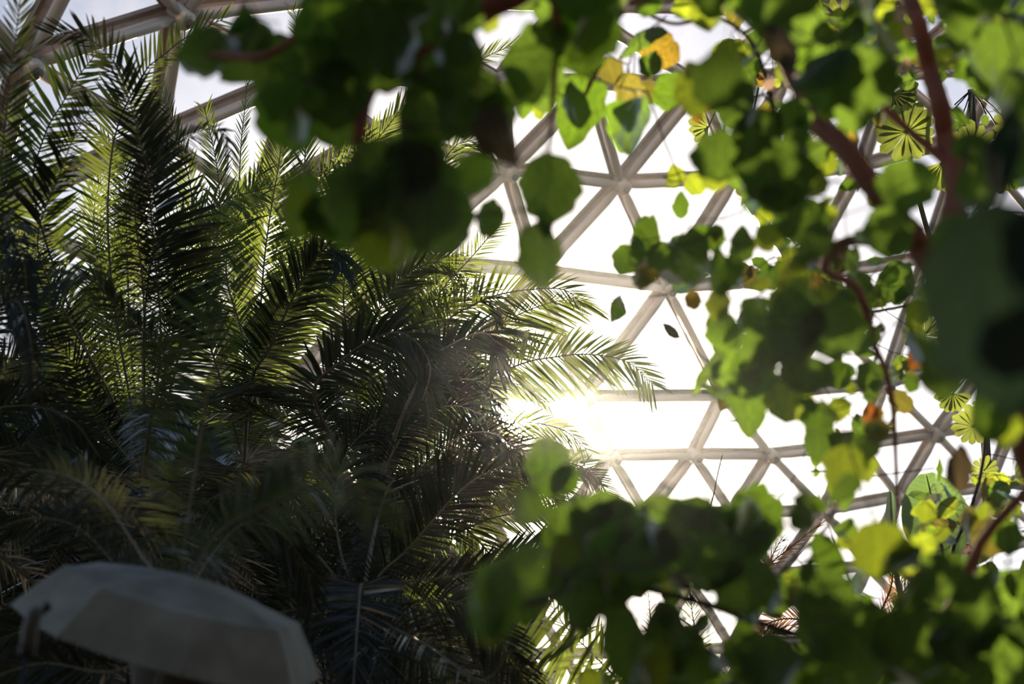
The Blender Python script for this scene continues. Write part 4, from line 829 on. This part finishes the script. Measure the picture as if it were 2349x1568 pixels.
# ------------------------------------------------------------------ cecropia: palmate leaves
def palmate(root, x, y, rad, d, n=11, a_from=0, a_to=360, mat='palmate', tiltv=(0, 0), seed=1, pet=None):
    r = random.Random(seed); c = P(x, y, d); mb = MB(); R = rad * d / F
    Zc = (CAM - c).normalized(); Zc = (Zc + RIGHT * tiltv[0] + UP * tiltv[1]).normalized()
    for k in range(n):
        a = math.radians(a_from + (a_to - a_from) * k / (n if a_to - a_from >= 359 else n - 1)) + r.gauss(0, .04)
        D = RIGHT * math.sin(a) - UP * math.cos(a); D = (D - Zc * D.dot(Zc)).normalized()
        S = Zc.cross(D); L = R * r.uniform(.85, 1.08); W = L * .17
        b = len(mb.v); nv = 8; dz = r.uniform(.05, .25)
        for j in range(nv + 1):
            t = j / nv; w = W * (.12 + .95 * math.sin(math.pi * min(t * .62 + .02, 1)) ** 2.2) * (1 if t < .86 else math.sqrt(max(1 - ((t - .86) / .145) ** 2, .01)))
            w *= 1 + .06 * math.sin(j * 3.1)
            cc_ = c + D * (L * t) - Zc * (dz * L * t * t)
            mb.v += [cc_ - S * w - Zc * w * .25, cc_, cc_ + S * w - Zc * w * .25]; mb.uv += [(-.5 * w / W, t), (0, t), (.5 * w / W, t)]
        for j in range(nv):
            o = b + j * 3; mb.f += [(o, o + 1, o + 4, o + 3), (o + 1, o + 2, o + 5, o + 4)]
    if pet is not None:
        b0 = len(mb.v); e = P(*pet)
        mb.quadstrip_tube([c, c.lerp(e, .5) + Vector((0, 0, .03)), e], [.004, .005, .007], 5); mb.uv += [(0, 0)] * (len(mb.v) - b0)
    return mb.build('palmate_leaf', M[mat], root)
cx = tag(empty('cecropia_tree', (P(2230, 1500, 9).x, P(2230, 1500, 9).y, 0)), 'slender tree with palmate many-fingered leaves between the right trunks and the dome tubes', 'tree')
b9 = P(2230, 1500, 9)
mb = MB(); pts, _ = spline([Vector((b9.x, b9.y, 0)), b9, P(2265, 1150, 9), P(2250, 850, 9), P(2262, 600, 9), P(2240, 380, 9), P(2227, 205, 9)], 60)
mb.quadstrip_tube(pts, [.05 - .03 * i / 59 for i in range(60)], 8); mb.build('trunk', M['twig'], cx)
mb = MB(); pts, _ = spline([P(2250, 850, 9), P(2150, 600, 9), P(2090, 380, 9), P(2070, 200, 9), P(1940, 30, 9)], 40)
mb.quadstrip_tube(pts, [.022 - .012 * i / 39 for i in range(40)], 7); mb.build('branch', M['twig'], cx)
for i, q in enumerate([
 (2079, 303, 74, 8.6, 16, 0, 360, 'palmate', (0, -.2), (2072, 215, 9)), (2162, 372, 72, 8.4, 8, -60, 60, 'palmate', (0, .1), (2080, 300, 9)), (2048, 215, 62, 8.8, 8, -10, 110, 'palmate', (0, .1), (2070, 190, 9)),
 (2229, 334, 56, 8.6, 12, 0, 360, 'palmate', (.2, -.3), (2230, 210, 9)), (2325, 296, 52, 8.8, 12, 0, 360, 'palmate', (-.2, -.2), (2234, 210, 9)), (1625, 292, 46, 8.6, 7, -150, -20, 'palmate', (0, 0), (1714, 110, 9)),
 (1935, 48, 52, 8.8, 10, 0, 360, 'palmate', (.3, -.2), (1945, 30, 9)), (1714, 150, 56, 8.6, 8, -60, 50, 'amber', (0, .2), (1760, 60, 9)), (2186, 902, 42, 8.4, 9, -80, 80, 'palmate', (0, .1), (2250, 850, 9)),
 (2232, 978, 52, 8.4, 13, 0, 360, 'palmate', (.1, -.3), (2255, 900, 9)), (2337, 785, 42, 8.4, 12, 0, 360, 'palmate', (-.3, -.2), (2258, 700, 9)), (2262, 925, 36, 8.8, 9, -90, 90, 'palmate', (0, 0), (2252, 860, 9)),
 (2258, 1078, 34, 8.6, 11, 0, 360, 'palmate', (.3, -.3), (2262, 1030, 9)), (1650, 330, 50, 8.8, 7, -110, 10, 'palmate', (0, 0), (1714, 150, 9)), (2310, 400, 44, 8.6, 9, -80, 80, 'palmate', (0, 0), (2245, 330, 9)),
 (2120, 770, 46, 8.8, 11, 0, 360, 'palmate', (.2, -.2), (2180, 700, 9)), (1720, 330, 44, 9, 10, 0, 360, 'palmate', (.2, 0), (1740, 200, 9))]):
    palmate(cx, q[0], q[1], q[2], q[3], q[4], q[5], q[6], q[7], q[8], 60 + i, q[9])
mb = MB(); pts, _ = spline([P(2070, 200, 9), P(1900, 60, 9), P(1760, 60, 9), P(1714, 150, 9)], 30); mb.quadstrip_tube(pts, .008, 6); mb.build('branch', M['twig'], cx)
mb = MB()
for (x, y) in ((2180,260),(2196,290),(2206,300),(2262,262),(2310,330),(2290,260),(2215,280),(2190,240)):
    mb.quadstrip_tube([P(2228, 206, 9), P((2228 + x) / 2 + 3, (206 + y) / 2 - 3, 9), P(x, y, 8.9)], .005, 4)
mb.build('petioles', M['twig'], cx)

# ------------------------------------------------------------------ big oval paddle leaf
pl = P(2150, 1600, 7.4)
bp = tag(empty('bird_of_paradise_plant', (pl.x, pl.y, 0)), 'single large oval ribbed leaf with pale rim at the lower right', 'plant')
def paddle(cx_, cy_, w, h, ang, d, seed, fold=0.0, stem=None, name='leaf_blade'):
    mb = MB(); nu, nv = 10, 20; a = math.radians(ang); Y = RIGHT * math.sin(a) - UP * math.cos(a)
    c = P(cx_, cy_, d); Z = (CAM - c).normalized(); Z = (Z - Y * Z.dot(Y)).normalized(); X = Y.cross(Z); W, H = w * d / F / 2, h * d / F
    rr = random.Random(seed)
    for j in range(nv + 1):
        t = j / nv; ww = max(math.sin(math.pi * min(t * .97 + .015, 1)) ** .55, .03)
        for i in range(nu + 1):
            s = 2 * i / nu - 1
            x = s * W * ww * (1 - fold * .8); z = -abs(s) * W * ww * (.18 + fold * 1.2) + .01 * math.sin(t * 60) * abs(s) * .25 - .25 * H * (t - .5) ** 2
            mb.v.append(c + X * x + Y * (H * (t - .5)) + Z * z); mb.uv.append((s * ww * .7, t * 2.2))
    for j in range(nv):
        for i in range(nu):
            o = j * (nu + 1) + i; mb.f.append((o, o + 1, o + nu + 2, o + nu + 1))
    o = mb.build(name, M['paddle'], bp)
    m2 = MB(); base = c - Y * (H * .5)
    m2.quadstrip_tube([base + Y * H * .98 - Z * .06 * H, base + Y * H * .5, base, P(*stem[0]), P(*stem[1]), Vector((pl.x, pl.y, .02))], [.003, .008, .011, .016, .02, .03], 8)
    m2.build('stalk', M['rachis'], bp)
paddle(2147, 1192, 152, 215, 192, 7.2, 1, 0.0, ((2170, 1400, 7.2), (2150, 1560, 7.4)))
paddle(2045, 1180, 60, 108, 182, 7.5, 2, .75, ((2060, 1340, 7.4), (2120, 1560, 7.4)))

# ------------------------------------------------------------------ dry leaves caught in the branches, some painted pale as sun glints
tan = [(2048,155,44,26,80,4.0,'sun glint painted as a pale leaf shape between the right trunks near the top'),
 (2078,155,46,28,95,4.0,'sun glint painted as a pale leaf shape just right of another between the right trunks near the top'),
 (2086,72,28,44,20,3.6,'tan dry leaf hanging beside the tall right trunk at the top'),(2066,25,26,60,5,3.2,'long pale dry leaf at the top edge left of the tall trunk'),
 (2140,212,24,32,20,3.6,'small pinkish dry leaf lying against the tall right trunk'),(1765,192,34,28,40,4.2,'round greyish dry leaf beside the thin upper twig'),
 (2078,1495,26,62,-30,3.0,'slanting tan dry leaf in the dark lower right shrub'),(2272,1505,18,42,-20,3.0,'narrow tan dry leaf near the bottom right corner'),
 (1735,1434,20,20,0,3.2,'small round tan dry leaf left of the bright striped opening'),(1580,1548,30,24,60,3.0,'tan dry leaf at the bottom edge of the shrub'),
 (2042,1462,24,24,30,3.2,'small tan dry leaf left of the slanting one in the shrub'),(1600,1320,90,26,80,2.8,'long brownish dry leaf lying blurred across the shrub'),
 (1641,545,26,22,60,3.6,'small orange dry leaf beside a bright gap in the upper right leaves')]
for k, (x, y, w, h, a, d, lb) in enumerate(tan):
    me = leaf_data('oval', k % 4, 'orange' if 'orange' in lb else 'tan')
    o = bpy.data.objects.new('dry_leaf', me); COL.objects.link(o); o.matrix_basis = leaf_matrix(x, y, w, h, a, d, random.Random(k), 12)
    tag(o, lb, 'leaf', 'dry leaves caught in the branches')

# ------------------------------------------------------------------ grey umbrella, lower left
def rotm(a, b, c): return Matrix.Rotation(c, 3, 'Z') @ Matrix.Rotation(b, 3, 'X') @ Matrix.Rotation(a, 3, 'Z')
UM = rotm(-.273, -.477, 3.786); UC = CAM + (Vector((-1.068, 4.532, 3.132)) - CAM) * .80; US, RK, ZK, ZV = .519 * .80, .763, .13, .438
um_root = tag(empty('umbrella', UC), 'grey cloth umbrella with angular panels in the dark lower left corner', 'umbrella')
def upt(r, a, z): return UC + UM @ (Vector((r * math.cos(a), r * math.sin(a), -z)) * US)
mb = MB(); n = 8
for half, (r0, z0) in enumerate(((0, 0), (RK * .5, ZK * .42), (RK, ZK), ((RK + 1) / 2, (ZK + ZV) / 2 - .01), (1, ZV))):
    for i in range(n):
        for s in range(3):
            a = 2 * math.pi * (i + s / 3) / n
            sag = 1 if s == 0 else math.cos(math.pi / n) / math.cos((s / 3 - .5) * 2 * math.pi / n)
            mb.v.append(upt(r0 * sag, a, z0 + (0 if s == 0 else .012 * r0)))
m_ = n * 3
for k in range(4):
    for i in range(m_): mb.f.append((k * m_ + i, k * m_ + (i + 1) % m_, (k + 1) * m_ + (i + 1) % m_, (k + 1) * m_ + i))
can = mb.build('canopy', M['fabric'], um_root, smooth=False)
sol = can.modifiers.new('thickness', 'SOLIDIFY'); sol.thickness = .002
for i in range(n):
    a = 2 * math.pi * i / n; rb = MB()
    rb.quadstrip_tube([upt(.02, a, .02), upt(RK, a, ZK + .02), upt(1.01, a, ZV + .015)], .004, 6); rb.build('rib', M['grey'], um_root)
mb = MB(); mb.quadstrip_tube([upt(0, 0, -.06), upt(0, 0, 1.5)], .008, 8); mb.build('pole', M['grey'], um_root)
mb = MB(); mb.quadstrip_tube([upt(0, 0, 1.45), upt(0, 0, 1.75)], .016, 8); mb.build('handle', M['black'], um_root)
# small grey post lamp in front of the umbrella
lp = P(72, 1440, 3.2)
ls = tag(empty('post_lamp', (lp.x, lp.y, 0)), 'small grey cylindrical post lamp with a dark fin overlapping the left end of the umbrella', 'lamp')
mb = MB(); mb.quadstrip_tube([P(65, 1486, 3.2), P(70, 1440, 3.2), P(80, 1405, 3.2), P(92, 1396, 3.2)], [.0175, .018, .017, .012], 12); mb.build('body', M['grey'], ls)
mb = MB(); mb.quadstrip_tube([P(62, 1498, 3.2), P(65, 1480, 3.2)], .0185, 12)
mb.quadstrip_tube([Vector((lp.x, lp.y, 0)), P(62, 1498, 3.2)], .005, 8); mb.build('stand', M['black'], ls)
mb = MB(); a, b, c = P(104, 1378, 3.2), P(119, 1396, 3.22), P(88, 1420, 3.2); off = FWD * .01
mb.v += [a, b, c, a + off, b + off, c + off]; mb.f += [(0, 1, 2), (5, 4, 3), (0, 3, 4, 1), (1, 4, 5, 2), (2, 5, 3, 0)]; mb.build('fin', M['black'], ls, smooth=False)

# ------------------------------------------------------------------ humid air inside the dome
m, n_, out = newmat('humid_air'); vs_ = n_.nodes.new('ShaderNodeVolumeScatter')
vs_.inputs['Color'].default_value = (.86, .93, 1, 1); vs_.inputs['Density'].default_value = HAZE; vs_.inputs['Anisotropy'].default_value = 0.93
n_.links.new(vs_.outputs[0], out.inputs['Volume'])
mb = MB(); nr = 12; ns = 24
for i in range(nr + 1):
    a = math.pi / 2 * i / nr
    for k in range(ns):
        b = 2 * math.pi * k / ns; mb.v.append(Vector((DC.x + 19.8 * math.cos(a) * math.cos(b), DC.y + 19.8 * math.cos(a) * math.sin(b), -.05 + 16.8 * math.sin(a))))
for i in range(nr):
    for k in range(ns): mb.f.append((i * ns + k, i * ns + (k + 1) % ns, (i + 1) * ns + (k + 1) % ns, (i + 1) * ns + k))
mb.f.append(tuple(range(ns - 1, -1, -1))); mb.f.append(tuple(nr * ns + k for k in range(ns)))
tag(mb.build('haze', m, org=(DC.x, DC.y, 0)), 'thin humid haze filling the dome, glowing around the sun', 'haze', None, 'stuff')
